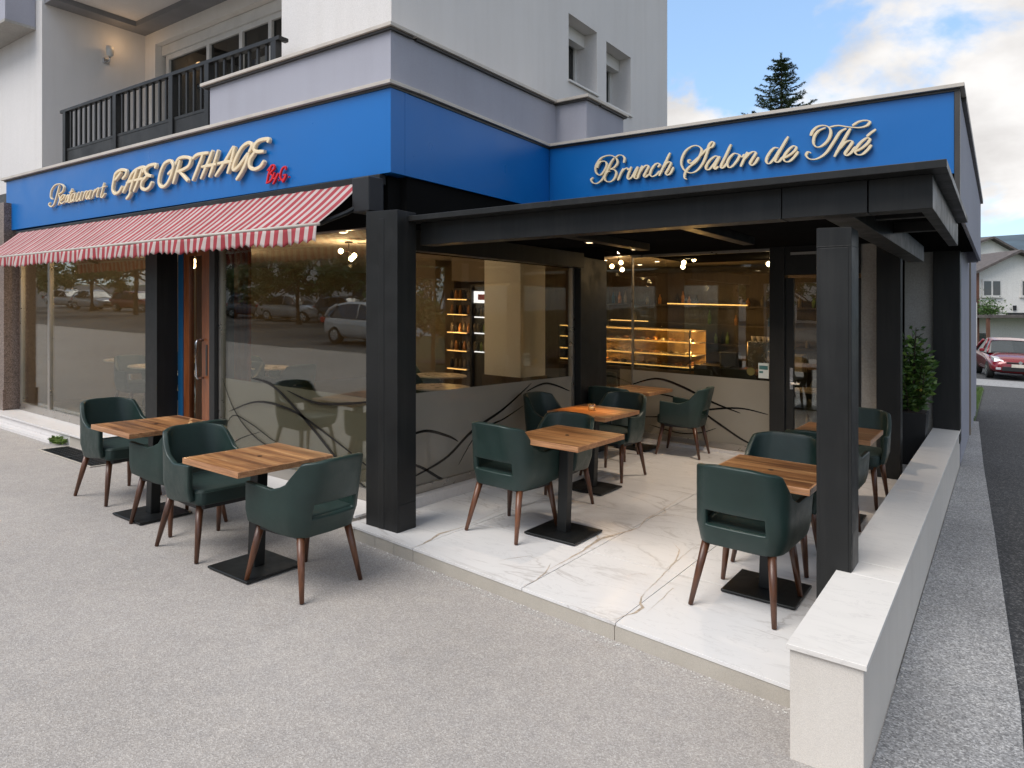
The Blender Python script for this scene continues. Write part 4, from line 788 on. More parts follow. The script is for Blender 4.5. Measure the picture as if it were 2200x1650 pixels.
def cspot(x, y, label):
    t = thing('ceiling_spot', label, 'lamp', (x, y, 2.62), 'recessed spots in the cafe ceiling')
    MB().lathe([(.055, -.012), (.06, 0)], (x, y, 2.62), 16).build('ring', M['alu'], t); MB().lathe([(.038, -.016), (.04, -.012)], (x, y, 2.62), 16).build('lens', M['spot'], t)
for i, (x, y, w_) in enumerate([(-4.9, 11.4, 'left of the counter lights, farthest back'), (-3.2, 9.3, 'just behind the back glass near its centre'), (-2.5, 11.6, 'behind the coffee machine'), (-7.6, 7.4, 'above the round tables in the left room'), (-5.9, 5.2, 'close behind the big left window'), (-9.4, 6.4, 'behind the far left window')]):
    cspot(x, y, 'small recessed ceiling spot ' + w_)
k_ = 0
for x in (-6.4, -5.5, -4.1, -3.4, -2.4):
    for y, n_ in ((9.4, 'first'), (10.6, 'second'), (12.0, 'third')):
        if (x, y) == (-3.4, 9.4): continue
        cspot(x, y, 'small ceiling spot over the counter area, %s row, %s' % (n_, {-6.4: 'leftmost', -5.5: 'second from the left', -4.1: 'middle', -3.4: 'second from the right', -2.4: 'rightmost'}[x]))
sc = thing('wall_sconce', 'small bright sconce on the interior wall above the drinks fridge', 'lamp', (-6.5, 9.2, 2.35))
MB().lathe([(.02, -.08), (.035, -.06), (.035, .06), (.02, .08)], (-6.44, 9.2, 2.36), 12).build('shade', M['spot'], sc, smooth=True); MB().box(-6.49, -6.46, 9.17, 9.23, 2.3, 2.42).build('backplate', M['plastic'], sc)
tag(MB(True).box(-7.2, -6.52, 8.6, 9.9, 2.2, 2.6).build('interior_bulkhead', M['beige']), 'beige bulkhead above the drinks fridge', 'bulkhead')
pendant(-9.4, 5.6, 'added glowing bulb cluster lighting the left room behind the far left window', 3)  # pendant added to carry a fill light for the left room
for loc, e in (((-4.9, 9.9, 2.32), 9), ((-2.55, 10.0, 2.32), 7), ((-6.7, 6.0, 2.32), 14), ((-9.4, 5.6, 2.32), 30), ((-6.40, 9.2, 2.36), 1.5)):
    plight('interior_lamp_light', loc, e, (1, .68, .38), .02)
for x in (-5.8, -5.2, -4.6, -4.0):
    for z_ in (1.06, 1.27, 1.48): plight('counter_glow', (x, 10.86, z_), 4.0, (1, .56, .18), .006)

# ================================================================ CHAIRS AND TABLES
def chair_proto():
    # shell: back and arms in one curved piece, open slot at the foot of the back
    half = .272
    path = []
    for t in (0, .15, .30, .45, .60, .75, .88): path.append((half+.016-.030*t, .215-.32*t/.88))
    for a in range(8, 90, 9): path.append((half-.120+.110*math.cos(R(a)), -.105-.140*math.sin(R(a))))
    nc = len(path)                                   # first column of the flat back
    path += [(.125, -.247), (.085, -.249), (.04, -.251), (0, -.252)]
    path = path + [(-x, y) for x, y in reversed(path[:-1])]
    n = len(path); mid = n//2
    def top(i):
        k = min(i, n-1-i)
        if k <= 4: return .652-.005*k
        if k <= 10: u = (k-4)/6; return .632+.172*u**1.25
        return .810+.020*min(1, (k-10)/8)
    def bot(i):
        k = min(i, n-1-i); return .400-.040*min(1, k/5)
    b = MB(); NR = 9
    for i, (x, y) in enumerate(path):
        zt, zb = top(i), bot(i); k = min(i, n-1-i); back = max(0, min(1, (k-4)/(nc-4)))
        zs = [zb, zb+.05, .474, .562, .60, .60+(zt-.60)*.3, .60+(zt-.60)*.6, .60+(zt-.60)*.85, zt]
        if k < 7: zs = [zb+(zt-zb)*q for q in (0, .16, .34, .56, .68, .78, .87, .95, 1)]
        for z in zs:
            u = max(0, (z-.42)/.40); lean = -.080*u*back; low = max(0, (.47-z)/.11)
            fl = 1-.05*u*back-.10*low+.05*u*(1-back)
            b.v.append((x*fl, y+lean+.02*low*back, z))
    for i in range(n-1):
        for j in range(NR-1):
            if j == 2 and min(i, n-2-i) >= nc-2: continue
            p = i*NR+j; b.f.append((p, p+1, p+NR+1, p+NR))
    sh = b.build('shell', M['leather'], None, smooth=True)
    so = sh.modifiers.new('s', 'SOLIDIFY'); so.thickness = .036; so.offset = -1; so.use_even_offset = True
    ss = sh.modifiers.new('b', 'BEVEL'); ss.width = .011; ss.segments = 3; ss.limit_method = 'ANGLE'; ss.angle_limit = R(48)
    b = MB()                                        # seat cushion
    pl = [(-.215, -.205), (.215, -.205), (.238, .05), (.238, .24), (.20, .268), (-.20, .268), (-.238, .24), (-.238, .05)]
    b.prism(pl, .375, .482); se = b.build('seat', M['leatherin'], None, smooth=True)
    bv = se.modifiers.new('b', 'BEVEL'); bv.width = .028; bv.segments = 4; bv.limit_method = 'ANGLE'
    b = MB(); b.prism([(x*.86, y*.86) for x, y in pl], .345, .378); un = b.build('seat_frame', M['plastic'], None)
    pi = MB().tube([(-.235, .03, .464), (-.239, .235, .464), (-.20, .270, .464), (.20, .270, .464), (.239, .235, .464), (.235, .03, .464)], .0035, 6).build('piping', M['leather'], None, smooth=True)
    legs = []
    for sx in (-1, 1):
        for sy in (-1, 1):
            x0, y0 = sx*.185, (.19 if sy > 0 else -.175); x1, y1 = sx*.235, (.255 if sy > 0 else -.262)
            legs.append(MB().tube([(x0, y0, .37), (x0+(x1-x0)*.5, y0+(y1-y0)*.5, .19), (x1, y1, .004)], [.0255, .0205, .0135], 12).build('leg', M['leg'], None, smooth=True))
    dg = bpy.context.evaluated_depsgraph_get()
    t = thing('armchair', '', 'chair', (0, 0, 0), 'dark green armchairs with walnut legs'); 
    for o in (sh, se):
        me = bpy.data.meshes.new_from_object(o.evaluated_get(dg)); o.modifiers.clear(); o.data = me
        for p in me.polygons: p.use_smooth = True
    for o in [sh, se, un] + legs: o.parent = t
    pi.parent = se
    return t
CH = chair_proto()
used = [False]
def chair(x, y, yaw, label, z=0.0):
    Mx = place(x, y, yaw, z)
    if not used[0]: used[0] = True; CH['label'] = label; CH.matrix_world = Mx; return CH
    return dup(CH, label, Mx)
XP, XN, YP, YN = R(-90), R(90), 0, R(180)
chair(-6.37, 3.05, XP+R(2), 'green leather armchair at far left facing the farther pavement table')
chair(-5.27, 2.98, XN+R(3), 'green leather armchair on the pavement half hidden behind another chair back')
chair(-4.62, 2.83, XP-R(1), 'green leather armchair on the pavement at the left side of the nearer table')
chair(-3.60, 2.85, XN+R(2), 'green leather armchair nearest on the pavement with its back to the black column')
Z = .1
chair(-3.02, 4.32, YP+R(-3), 'green armchair with slotted back toward the pavement at the front left terrace table', Z)
gch = chair(-3.12, 5.10, YN+R(3), 'lower green armchair squeezed between the two left terrace tables, mostly hidden by the front tabletop', Z)
gch.matrix_world = gch.matrix_world @ Matrix.Diagonal((1, .95, .92, 1))
chair(-3.62, 5.92, XP, 'green armchair against the side glass left of the candle table', Z)
chair(-3.26, 6.46, YN+R(-2), 'green armchair behind the candle table facing the pavement', Z)
chair(-3.14, 8.06, XN+R(6), 'green armchair right of the rearmost terrace table in front of the frosted back glass', Z)
chair(-1.215, 4.12, YP+R(-2), 'green armchair nearest on the terrace with slotted back in front of the right table', Z)
chair(-1.27, 5.00, YN+R(3), 'green armchair across the right front table, half behind the black column', Z)
chair(-1.15, 5.84, YP, 'green armchair on the near side of the far right table beside the column', Z)
chair(-1.12, 7.16, YN+R(-3), 'green armchair at the far end of the far right table by the planter', Z)
chair(-3.72, 7.35, YP+R(8), 'green armchair in the rear corner in front of the rearmost terrace table', Z)
# table: tabletop > boards, column, base plate
def table_proto():
    t = thing('cafe_table', '', 'table', (0, 0, 0), 'square wooden cafe tables on black pedestals')
    a, b_ = .30, .36
    tp = MB().box(-a, a, -b_, b_, .698, .712).build('tabletop', M['edge'], t, bevel=.002)
    nb = 6; w_ = (2*b_-.03)/nb
    bm_ = None
    for k in range(nb):
        y0 = -b_+.015+k*w_
        if bm_ is None:
            o = MB().box(-a+.012, a-.012, -w_/2+.0006, w_/2-.0006, 0, .0225).build('board', M['top'], tp, bevel=.0012, seg=1); bm_ = o
        else: o = bm_.copy(); COL.objects.link(o)
        o.location = (0, y0+w_/2, .7125)
    for s_ in (-1, 1):
        MB().box(-a, a, s_*b_-.0145*(s_ > 0), s_*b_+.0145*(s_ < 0), .7122, .7347).build('edge_band', M['edge'], tp, bevel=.002)
        MB().box(s_*a-.0115*(s_ > 0), s_*a+.0115*(s_ < 0), -b_+.0147, b_-.0147, .7122, .7346).build('edge_band', M['edge'], tp, bevel=.002)
    MB().lathe([(.016, 0), (.016, .002), (.006, .0025)], (0, 0, .7352), 14).build('parasol_plug', M['base'], tp)
    MB().box(-.04, .04, -.04, .04, .02, .70).build('pedestal', M['base'], t, bevel=.006)
    MB().box(-.12, .12, -.12, .12, .685, .698).build('top_plate', M['base'], t)
    MB().box(-.215, .215, -.215, .215, .006, .022).build('base_plate', M['base'], t, bevel=.006)
    for sx in (-1, 1):
        for sy in (-1, 1): MB().lathe([(.015, 0), (.015, .006)], (sx*.18, sy*.18, 0), 10).build('foot', M['rubber'], t)
    return t
TB = table_proto(); usedt = [False]
def table(x, y, label, z=0.0, yaw=0):
    Mx = place(x, y, yaw, z)
    if not usedt[0]: usedt[0] = True; TB['label'] = label; TB.matrix_world = Mx; return TB
    return dup(TB, label, Mx)
table(-4.02, 2.80, 'square wooden table on the pavement nearest the camera at left, between two facing armchairs')
table(-5.62, 2.96, 'square wooden table on the pavement farther left, in front of the brown door', 0)
table(-2.68, 4.50, 'wooden table at the front left of the marble terrace', Z)
table(-3.17, 5.84, 'wooden table on the terrace glowing under warm light with a small candle glass', Z)
table(-3.72, 8.02, 'rearmost wooden table on the terrace in the corner by the back glass', Z)
table(-1.17, 4.38, 'wooden table at the right front of the terrace, cut off by the black column', Z)
table(-1.15, 6.38, 'wooden table at the far right of the terrace beside the low wall', Z)
cg = thing('candle_glass', 'small clear candle glass standing on the warmly lit terrace table', 'candle holder', (-3.17, 5.84, .84))
zt = .1+.737+gz(-3.17, 5.84)
MB().lathe([(.03, 0), (.034, .002), (.036, .06), (.033, .062), (.031, .008), (.001, .006)], (-3.17, 5.84, zt), 18).build('glass_cup', glassmat('clear_glass', (.92, .92, .9), 3), cg, smooth=True)
MB().lathe([(.022, .008), (.022, .03), (.003, .031)], (-3.17, 5.84, zt), 14).build('candle', M['ivory'], cg, smooth=True)
# unseen pergola downlights: one read from the table glow, the rest added as fill
for x, y, e, w_ in ((-3.17, 5.80, 80, 'above the candle table'), (-3.6, 7.7, 14, 'added as fill above the rearmost table'), (-1.9, 5.0, 55, 'added as fill between the front terrace tables'), (-2.3, 7.4, 60, 'added as fill in front of the back glass')):
    t = thing('unseen_downlight', 'small warm downlight in the black ceiling ' + w_, 'lamp', (x, y, 2.4), 'warm downlights over the terrace')
    zz = 2.404 if y < 6.3 else 2.498
    MB().lathe([(.05, -.012), (.055, 0)], (x, y, zz), 16).build('ring', M['bronze'], t); MB().lathe([(.03, -.016), (.034, -.012)], (x, y, zz), 14).build('lens', M['dimlens'], t)
    plight('unseen_downlight_lamp', (x, y, zz-.03), e, ((1, .54, .17) if y == 5.80 else (1, .82, .64)), .03, (27 if y == 5.80 else 110))
# interior furniture
def rtable(x, y, label):
    t = thing('round_table', label, 'table', (x, y, .1), 'round pale tables inside the cafe'); z = .1
    MB(True).lathe([(.34, .715), (.35, .72), (.35, .735), (.34, .74)], (x, y, z), 28).build('tabletop', M['ivory'], t)
    MB(True).lathe([(.025, .03), (.025, .715)], (x, y, z), 10).build('pedestal', M['steel'], t, smooth=True); MB(True).lathe([(.22, 0), (.22, .012), (.03, .03)], (x, y, z), 20).build('base', M['base'], t)
for x, y, l_ in ((-9.4, 5.0, 'round table just behind the far left window'), (-8.5, 6.1, 'round table in the second row of the left room'), (-5.35, 6.2, 'round table close behind the side glass'), (-6.3, 7.3, 'round table deeper inside left of the pale pillar'), (-4.9, 5.1, 'round table inside the corner of the two glass fronts'), (-2.0, 9.9, 'round table seen through the terrace door'), (-10.6, 6.6, 'round table farthest left inside'), (-8.35, 4.95, 'round table inside just left of the brown door'), (-10.5, 5.2, 'round table inside the far left window corner')): rtable(x, y, l_)
for x, y, yw, l_ in ((-9.9, 5.0, XP, 'armchair inside left of the first round table'), (-8.9, 5.0, XN, 'armchair inside right of the first round table'), (-8.0, 6.1, XN, 'armchair inside at the second row round table'), (-9.1, 6.3, XP, 'armchair inside left of the second row round table'), (-8.35, 5.5, YN, 'armchair inside just left of the brown door'), (-10.5, 5.75, YN, 'armchair inside the far left window corner'), (-5.95, 6.2, XP, 'dark armchair inside behind the side glass, left of a round table'),
    (-6.3, 6.75, YP, 'dark armchair inside facing the pale pillar table'), (-6.9, 7.4, XP, 'dark armchair inside near the drinks fridge'), (-1.7, 9.4, R(20), 'dark armchair seen through the terrace door'), (-2.0, 10.45, YN, 'dark armchair inside behind the door side round table'), (-4.9, 9.2, R(30), 'dark armchair inside just behind the left end of the back glass')):
    chair(x, y, yw, l_, Z)
# ================================================================ PLANTS
def leaf(mb, p, d, s, up=None, fold=.25):
    d = d.normalized(); u = d.cross(up or Vector((random.uniform(-1, 1), random.uniform(-1, 1), random.uniform(-.3, 1)))).normalized(); w = u.cross(d)
    a = p; b_ = p+d*s*.5+u*s*.24+w*s*fold*.3; c = p+d*s; e = p+d*s*.5-u*s*.24+w*s*fold*.3
    i = [mb.pt(q) for q in (a, b_, c, e)]; mb.f.append((i[0], i[1], i[2])); mb.f.append((i[0], i[2], i[3]))
pt_ = thing('planter', 'tall square black planter holding a bushy laurel at the back of the terrace', 'planter', (-.88, 9.55, .1))
zp = .1+gz(-.88, 9.55)
b = MB()
o = MB().hexa([(-1.0, 9.42, zp), (-.74, 9.42, zp), (-.74, 9.68, zp), (-1.0, 9.68, zp), (-1.045, 9.375, zp+.62), (-.705, 9.375, zp+.62), (-.705, 9.71, zp+.62), (-1.045, 9.71, zp+.62)]).build('pot', M['plastic'], pt_, bevel=.006)
MB().box(-1.03, -.72, 9.39, 9.70, zp+.60, zp+.628).build('soil', M['soil'], pt_)
lp = thing('laurel_bush', 'bushy green laurel with a few yellowed leaves growing in the black planter', 'plant', (-.88, 9.55, zp+.62))
stems = MB(); lv = MB(); l2 = MB(); ly = MB()
for k in range(58):
    a = random.uniform(0, 6.28); r0 = random.uniform(0, .08); hh = random.uniform(.25, .90) if k > 2 else 1.0
    p = Vector((-.88+r0*math.cos(a), 9.55+r0*math.sin(a), zp+.62)); sp_ = random.uniform(.04, .16)*(1.25-.45*hh)
    q = p+Vector((math.cos(a)*sp_, math.sin(a)*sp_, hh)); m_ = (p+q)/2+Vector((random.uniform(-.03, .03), random.uniform(-.03, .03), 0))
    stems.tube([p, m_, q], [.006, .0045, .002], 5)
    for i in range(34):
        t = .06+.94*i/34; c = (p.lerp(m_, t*2) if t < .5 else m_.lerp(q, t*2-1))
        aa = random.uniform(0, 6.28); d_ = Vector((math.cos(aa), math.sin(aa), random.uniform(-.15, .9)))
        w_ = random.random(); tgt = ly if (w_ < .035 and t < .35) else (l2 if w_ < .25 else lv)
        leaf(tgt, c+d_*random.uniform(.0, .05), d_, random.uniform(.06, .11))
stems.build('stem', M['bark'], lp); lv.build('foliage', M['leafg'], lp, fix=False, kind='stuff'); l2.build('young_foliage', M['leaf2'], lp, fix=False, kind='stuff'); ly.build('yellow_foliage', M['leafy'], lp, fix=False, kind='stuff')
wd = MB(True)
for i in range(90):
    p = Vector((-9.05+random.uniform(-.10, .10), 3.66+random.uniform(-.03, .04), random.uniform(0, .05))); a = random.uniform(0, 6.28)
    leaf(wd, p, Vector((math.cos(a)*.8, math.sin(a)*.8-.2, random.uniform(.1, 1))), random.uniform(.04, .085))
tag(wd.build('weed', M['leaf2'], fix=False), 'small green weed growing at the foot of the left step', 'weed')

# iron doormat grate by the step
gt = thing('floor_grate', 'dark perforated floor grate with pale frame set in the pavement by the step', 'grate', (-8.0, 3.5, 0))
MB(True).box(-8.82, -7.62, 3.36, 3.38, .002, .012).box(-8.84, -8.82, 3.36, 3.67, .002, .012).box(-7.62, -7.6, 3.36, 3.67, .002, .012).build('frame', M['riser'], gt)
MB(True).box(-8.82, -7.62, 3.38, 3.67, .001, .004).build('pan', M['dark'], gt)
bars = MB(True)
for i in range(24): bars.box(-8.80+i*.049, -8.785+i*.049, 3.385, 3.665, .0045, .010)
for i in range(6): bars.box(-8.82, -7.62, 3.39+i*.05, 3.398+i*.05, .0045, .0095)
bars.build('bar_lattice', M['base'], gt, kind='stuff'); MB(True).box(-8.24, -8.21, 3.382, 3.668, .004, .0125).build('divider', M['base'], gt)

# spruce behind the wing
sx, sy = -7.74, 31.2
sp_t = thing('spruce_tree', 'dark green spruce whose pointed top rises behind the blue roof line', 'tree', (sx, sy, 0))
MB().tube([(sx, sy, -1), (sx, sy, 6), (sx+.02, sy, 12.5)], [.22, .14, .015], 8).build('trunk', M['bark'], sp_t, smooth=True)
nd = MB(); br = MB(); H = 12.85; z = 12.5; k = 0
def tuft(c, d, s):
    for _ in range(5):
        dd = (d+Vector((random.uniform(-.7, .7), random.uniform(-.7, .7), random.uniform(-.5, .6)))).normalized(); u = dd.cross(Vector((random.uniform(-1, 1), random.uniform(-1, 1), 1))).normalized()*s*.13
        i = [nd.pt(q) for q in (c-u, c+u, c+dd*s)]; nd.f.append(tuple(i))
for q_ in range(40): tuft(Vector((sx, sy, 12.0+q_*.02)), Vector((0, 0, 1)), .14)
while z > 3.5:
    lvl = H-z; Lb = .14+.56*lvl**.93; nb = 6 if lvl < 2 else 9
    for j in range(nb):
        a = k*2.4+random.uniform(-.25, .25); k += 1; LL = Lb*random.uniform(.62, 1.12); droop = random.uniform(-.02, .12)+.03*lvl
        p0 = Vector((sx, sy, z+random.uniform(-.06, .06))); pts = []
        for t in (0, .35, .7, 1): pts.append(p0+Vector((math.cos(a)*LL*t, math.sin(a)*LL*t, -droop*LL*math.sin(t*2.4)*1.1+.22*LL*t*t)))
        br.tube(pts, [.018, .012, .008, .003], 4)
        ns = int(7+LL*15)
        for i in range(ns):
            t = .08+.92*i/ns; f_ = t*3; ii = min(2, int(f_)); c = pts[ii].lerp(pts[ii+1], f_-ii); side = random.choice((-1, 1)); out_ = Vector((math.cos(a+side*.9), math.sin(a+side*.9), -.05))
            e = .04+.24*LL*(1-t)*random.uniform(.4, 1); m2 = max(2, int(e/.055))
            for g_ in range(m2): tuft(c+out_*e*g_/m2+Vector((0, 0, -.02*g_)), out_, random.uniform(.09, .15))
    z -= .13+.045*min(lvl, 3)
br.build('branch_whorls', M['bark'], sp_t, kind='stuff'); nd.build('crown', M['needle'], sp_t, fix=False, kind='stuff')

# ================================================================ CARS
def car_proto(col, name='parked_car'):
    """hatchback, nose towards -Y, 4.1 m long, 1.74 m wide, 1.46 m high"""
    t = thing(name, '', 'car', (0, 0, 0))
    cp = paint(name+'_paint', col)
    # lower body stations along y: (y, half width, z low, z shoulder, z top centre)
    st_ = [(-2.03, .55, .30, .50, .56), (-1.98, .70, .24, .56, .66), (-1.85, .80, .20, .63, .745), (-1.55, .86, .19, .70, .83), (-1.1, .87, .18, .76, .90), (-.75, .87, .18, .82, .955), (0, .87, .18, .87, .93), (1.0, .87, .18, .90, .93), (1.6, .86, .20, .92, .95), (1.9, .80, .24, .92, .96), (2.02, .72, .30, .80, .84)]
    b = MB(); rings = []
    for y, w, zl, zs, zt in st_:
        sec = [(w*.80, zl), (w*.97, zl+.10), (w, (zl+zs)/2), (w*.985, zs-.10), (w*.93, zs), (w*.70, zt-.012), (w*.35, zt), (0, zt+.004)]
        sec = sec+[(-x, z) for x, z in reversed(sec[:-1])]
        rings.append([b.pt((x, y, z)) for x, z in sec])
    m_ = len(rings[0])
    for r0, r1 in zip(rings, rings[1:]):
        for i in range(m_): b.f.append((r0[i], r0[(i+1) % m_], r1[(i+1) % m_], r1[i]))
    b.f.append(tuple(rings[0])); b.f.append(tuple(reversed(rings[-1])))
    bd = b.build('body', cp, t, smooth=True)
    ss = bd.modifiers.new('s', 'SUBSURF'); ss.levels = 1; ss.render_levels = 1
    # cabin: glass below, painted roof on top
    cb_ = [(-.92, .70, .90), (-.30, .60, 1.33), (.2, .585, 1.42), (.9, .58, 1.41), (1.45, .57, 1.32), (1.88, .66, .95)]
    b = MB(); rr = []
    for y, w, z_ in cb_:
        zb = .88; rr.append([b.pt(p) for p in ((.80, min(y*1.0, 1.86), zb), (w, y, z_-.03 if z_ > 1 else z_), (w*.6, y-.02, z_+.0), (0, y-.03, z_+.012), (-w*.6, y-.02, z_), (-w, y, z_-.03 if z_ > 1 else z_), (-.80, min(y, 1.86), zb))])
    for a_, c_ in zip(rr, rr[1:]):
        for i in range(6): b.f.append((a_[i], a_[i+1], c_[i+1], c_[i]))
    b.build('windows', M['carglass'], t, smooth=False)
    b = MB(); rr = []
    for y, w, z_ in cb_[1:5]: rr.append([b.pt(p) for p in ((w+.02, y, z_-.055), (w*.97, y, z_+.004), (w*.6, y-.02, z_+.022), (0, y-.03, z_+.032), (-w*.6, y-.02, z_+.022), (-w*.97, y, z_+.004), (-w-.02, y, z_-.055))])
    for a_, c_ in zip(rr, rr[1:]):
        for i in range(6): b.f.append((a_[i], a_[i+1], c_[i+1], c_[i]))
    b.build('roof', cp, t, smooth=True, fix=False)
    for s_ in (-1, 1):
        for pp_, rr_ in (([(s_*.80, -.90, .90), (s_*.705, -.55, 1.15), (s_*.615, -.28, 1.345)], .032), ([(s_*.80, .25, .90), (s_*.60, .25, 1.40)], .026), ([(s_*.80, 1.80, .92), (s_*.70, 1.66, 1.15), (s_*.60, 1.42, 1.33)], .05)):
            MB().tube(pp_, rr_, 6).build('window_pillar', cp, t, smooth=True)
        mi = MB().box(s_*.86, s_*1.02, -.72, -.60, .92, 1.04).build('mirror', cp, t, bevel=.03)
        hl = MB().hexa([(s_*.47, -1.985, .60), (s_*.74, -1.86, .60), (s_*.76, -1.55, .66), (s_*.56, -1.62, .68), (s_*.47, -1.965, .66), (s_*.73, -1.80, .735), (s_*.79, -1.40, .81), (s_*.60, -1.66, .79)]).build('headlight', M['lamp'], t, bevel=.01)
        MB().box(s_*.55, s_*.70, -2.03, -1.97, .34, .42).build('fog_lamp', M['lamp'], t, bevel=.01)
        MB().box(s_*.60, s_*.82, 1.90, 1.99, .70, .88).build('tail_light', M['redl'], t, bevel=.02)
        for y in (-1.28, 1.25):
            w_ = MB().tube([(s_*.66, y, .30), (s_*.88, y, .30)], .30, 20).build('wheel', M['rubber'], t, smooth=False, bevel=.03)
            MB().tube([(s_*.872, y, .30), (s_*.888, y, .30)], .19, 16).build('rim', M['steel'], w_)
    MB().box(-.52, .52, -2.065, -2.0, .30, .46).build('lower_grille', M['plastic'], t, bevel=.02); MB().box(-.40, .40, -2.04, -1.97, .575, .62).build('upper_grille', M['plastic'], t, bevel=.01)
    MB().lathe([(.055, 0), (.055, .02)], (0, 0, 0), 16).build('badge', M['steel'], t).matrix_world = Matrix.Translation((0, -2.03, .61)) @ Matrix.Rotation(R(90), 4, 'X')
    MB().box(-.26, .26, -2.085, -2.066, .44, .55).build('number_plate', M['ivory'], t, bevel=.004)
    MB().box(-.70, .70, -1.06, -1.0, .925, .94).build('wiper', M['plastic'], t)
    return t
M['carglass'] = simple('dark_car_glass', (.03, .04, .045), .08, 0, .1, 2, spec=.9); M['lamp'] = simple('clear_headlight', (.55, .56, .58), .12, .3)
c1 = car_proto((.19, .006, .014), 'red_car')
bpy.context.view_layer.update()
c1['label'] = 'dark red hatchback parked facing the camera on the driveway beyond the side road'; c1.matrix_world = place(.22, 31.9, R(9), -.052)
# the car park across the pavement, seen mirrored in the shop windows
vehicles = [((.50, .51, .53), -24, -16.4, 'silver'), ((.04, .05, .06), -28, -17.0, 'black'), ((.55, .56, .57), -31.5, -16.3, 'pale grey'), ((.10, .13, .18), -36, -17.1, 'dark blue'), ((.62, .62, .60), -40.5, -16.4, 'white'), ((.18, .18, .19), -15.5, -15.5, 'graphite'), ((.25, .03, .03), -49, -16.8, 'dark red'), ((.45, .46, .47), -54, -16.2, 'mid grey'), ((.60, .61, .62), -60, -17, 'off white'), ((.66, .66, .65), -17.2, -8.6, 'bright white')]
for i, (c_, x, y, n_) in enumerate(vehicles):
    pc = dup(c1, n_ + ' hatchback in the car park mirrored in the shop windows', place(x, y, R(90 if i % 2 else 78), -.05))
    pc.name = 'parked_car'; mcol = paint('car_paint_'+n_.replace(' ', '_'), c_)
    for ch in pc.children:
        if ch.data and ch.data.materials and ch.data.materials[0].name.startswith('red_car_paint'):
            ch.data = ch.data.copy(); ch.data.materials[0] = mcol
def leafy_proto(seed, h=6.4, r=3.3):
    random.seed(seed); t = thing('street_tree', '', 'tree', (0, 0, 0))
    tr = MB().tube([(0, 0, -.2), (.05, 0, h*.3), (0, .08, h*.55), (.1, 0, h*.8)], [.16, .12, .08, .03], 8)
    cl = []
    for k in range(16):
        a = k*2.4; rr = r*random.uniform(.35, .85); z_ = h*random.uniform(.24, .9); c = Vector((rr*math.cos(a)*(1.25-z_/h*.6), rr*math.sin(a)*(1.25-z_/h*.6), z_)); cl.append((c, random.uniform(.5, 1.0)))
        tr.tube([(0, 0, h*.3+.02*k*h*.5), c*.6+Vector((0, 0, z_*.25)), c], [.05, .03, .012], 5)
    tr.build('trunk', M['bark'], t)
    lv_ = MB()
    for c, s_ in cl:
        for i in range(330):
            v_ = Vector((random.gauss(0, .5), random.gauss(0, .5), random.gauss(0, .38)))*s_
            leaf(lv_, c+v_, Vector((random.uniform(-1, 1), random.uniform(-1, 1), random.uniform(-1, .6))), random.uniform(.2, .34))
    lv_.build('crown', M['leafg'], t, fix=False, kind='stuff'); return t
tr0 = leafy_proto(5)
spots = [(-13.5, -13.5), (-22.5, -13.8), (-28.5, -14.2), (-35, -13.6), (-44, -14), (-7.5, -14.5), (-26, -20.5), (-32, -21), (-40, -20.5), (-51, -14.5), (-60, -14), (-18, -20.5), (12.5, 9), (13.5, 14), (13, 19.5), (14, 25)]  # roadside ones are unseen, added to darken the side glass reflection
nth = ['nearest front row', 'second front row', 'third front row', 'fourth front row', 'farthest front row', 'rightmost', 'second back row', 'third back row', 'fourth back row', 'fifth back row', 'far leftmost', 'first back row', 'nearest roadside', 'second roadside', 'third roadside', 'farthest roadside']
for i, (x, y) in enumerate(spots):
    Mx = Matrix.Translation((x, y, gz(x, y)-.05)) @ Matrix.Rotation(i*1.3, 4, 'Z') @ Matrix.Scale(1+.12*math.sin(i*2), 4)
    lb = nth[i]+(' leafy tree of the car park mirrored in the shop windows' if x < 0 else ' leafy tree added across the side road to darken the side glass reflection')
    if i == 0: tr0['label'] = lb; tr0['group'] = 'trees along the car park'; tr0.matrix_world = Mx
    else: dup(tr0, lb, Mx)
def block(name, label, x0, x1, y0, y1, h, face, cols, rows):
    t = thing(name, label, 'building', ((x0+x1)/2, (y0+y1)/2, 0)); zb = gz((x0+x1)/2, (y0+y1)/2)-2
    MB().box(x0, x1, y0, y1, zb, h).build('wall', M['houseW'], t); MB().box(x0-.4, x1+.4, y0-.4, y1+.4, h, h+.3).build('roof', M['roof'], t)
    for i in range(cols):
        for j in range(rows):
            z_ = h-2.6-2.9*j
            if face == 'Y': x = x0+(x1-x0)*(i+.5)/cols; f = MB().box(x-.75, x+.75, y1, y1+.06, z_-.1, z_+1.5).build('window', M['pvc'], t); MB().box(x-.65, x+.65, y1+.06, y1+.08, z_, z_+1.4).build('pane', M['carglass'], f)
            else: y = y0+(y1-y0)*(i+.5)/cols; f = MB().box(x0-.06, x0, y-.75, y+.75, z_-.1, z_+1.5).build('window', M['pvc'], t); MB().box(x0-.08, x0-.06, y-.65, y+.65, z_, z_+1.4).build('pane', M['carglass'], f)
block('white_building', 'white three storey block across the car park mirrored in the back glass', -27, -6, -40, -32, 9.5, 'Y', 7, 3)
block('white_building', 'long pale block behind the car park trees mirrored in the left windows', -75, -30, -42, -34, 8.0, 'Y', 10, 3)
block('white_building', 'pale house across the side road mirrored in the side glass', 27, 37, 10, 34, 5.0, 'X', 6, 1)

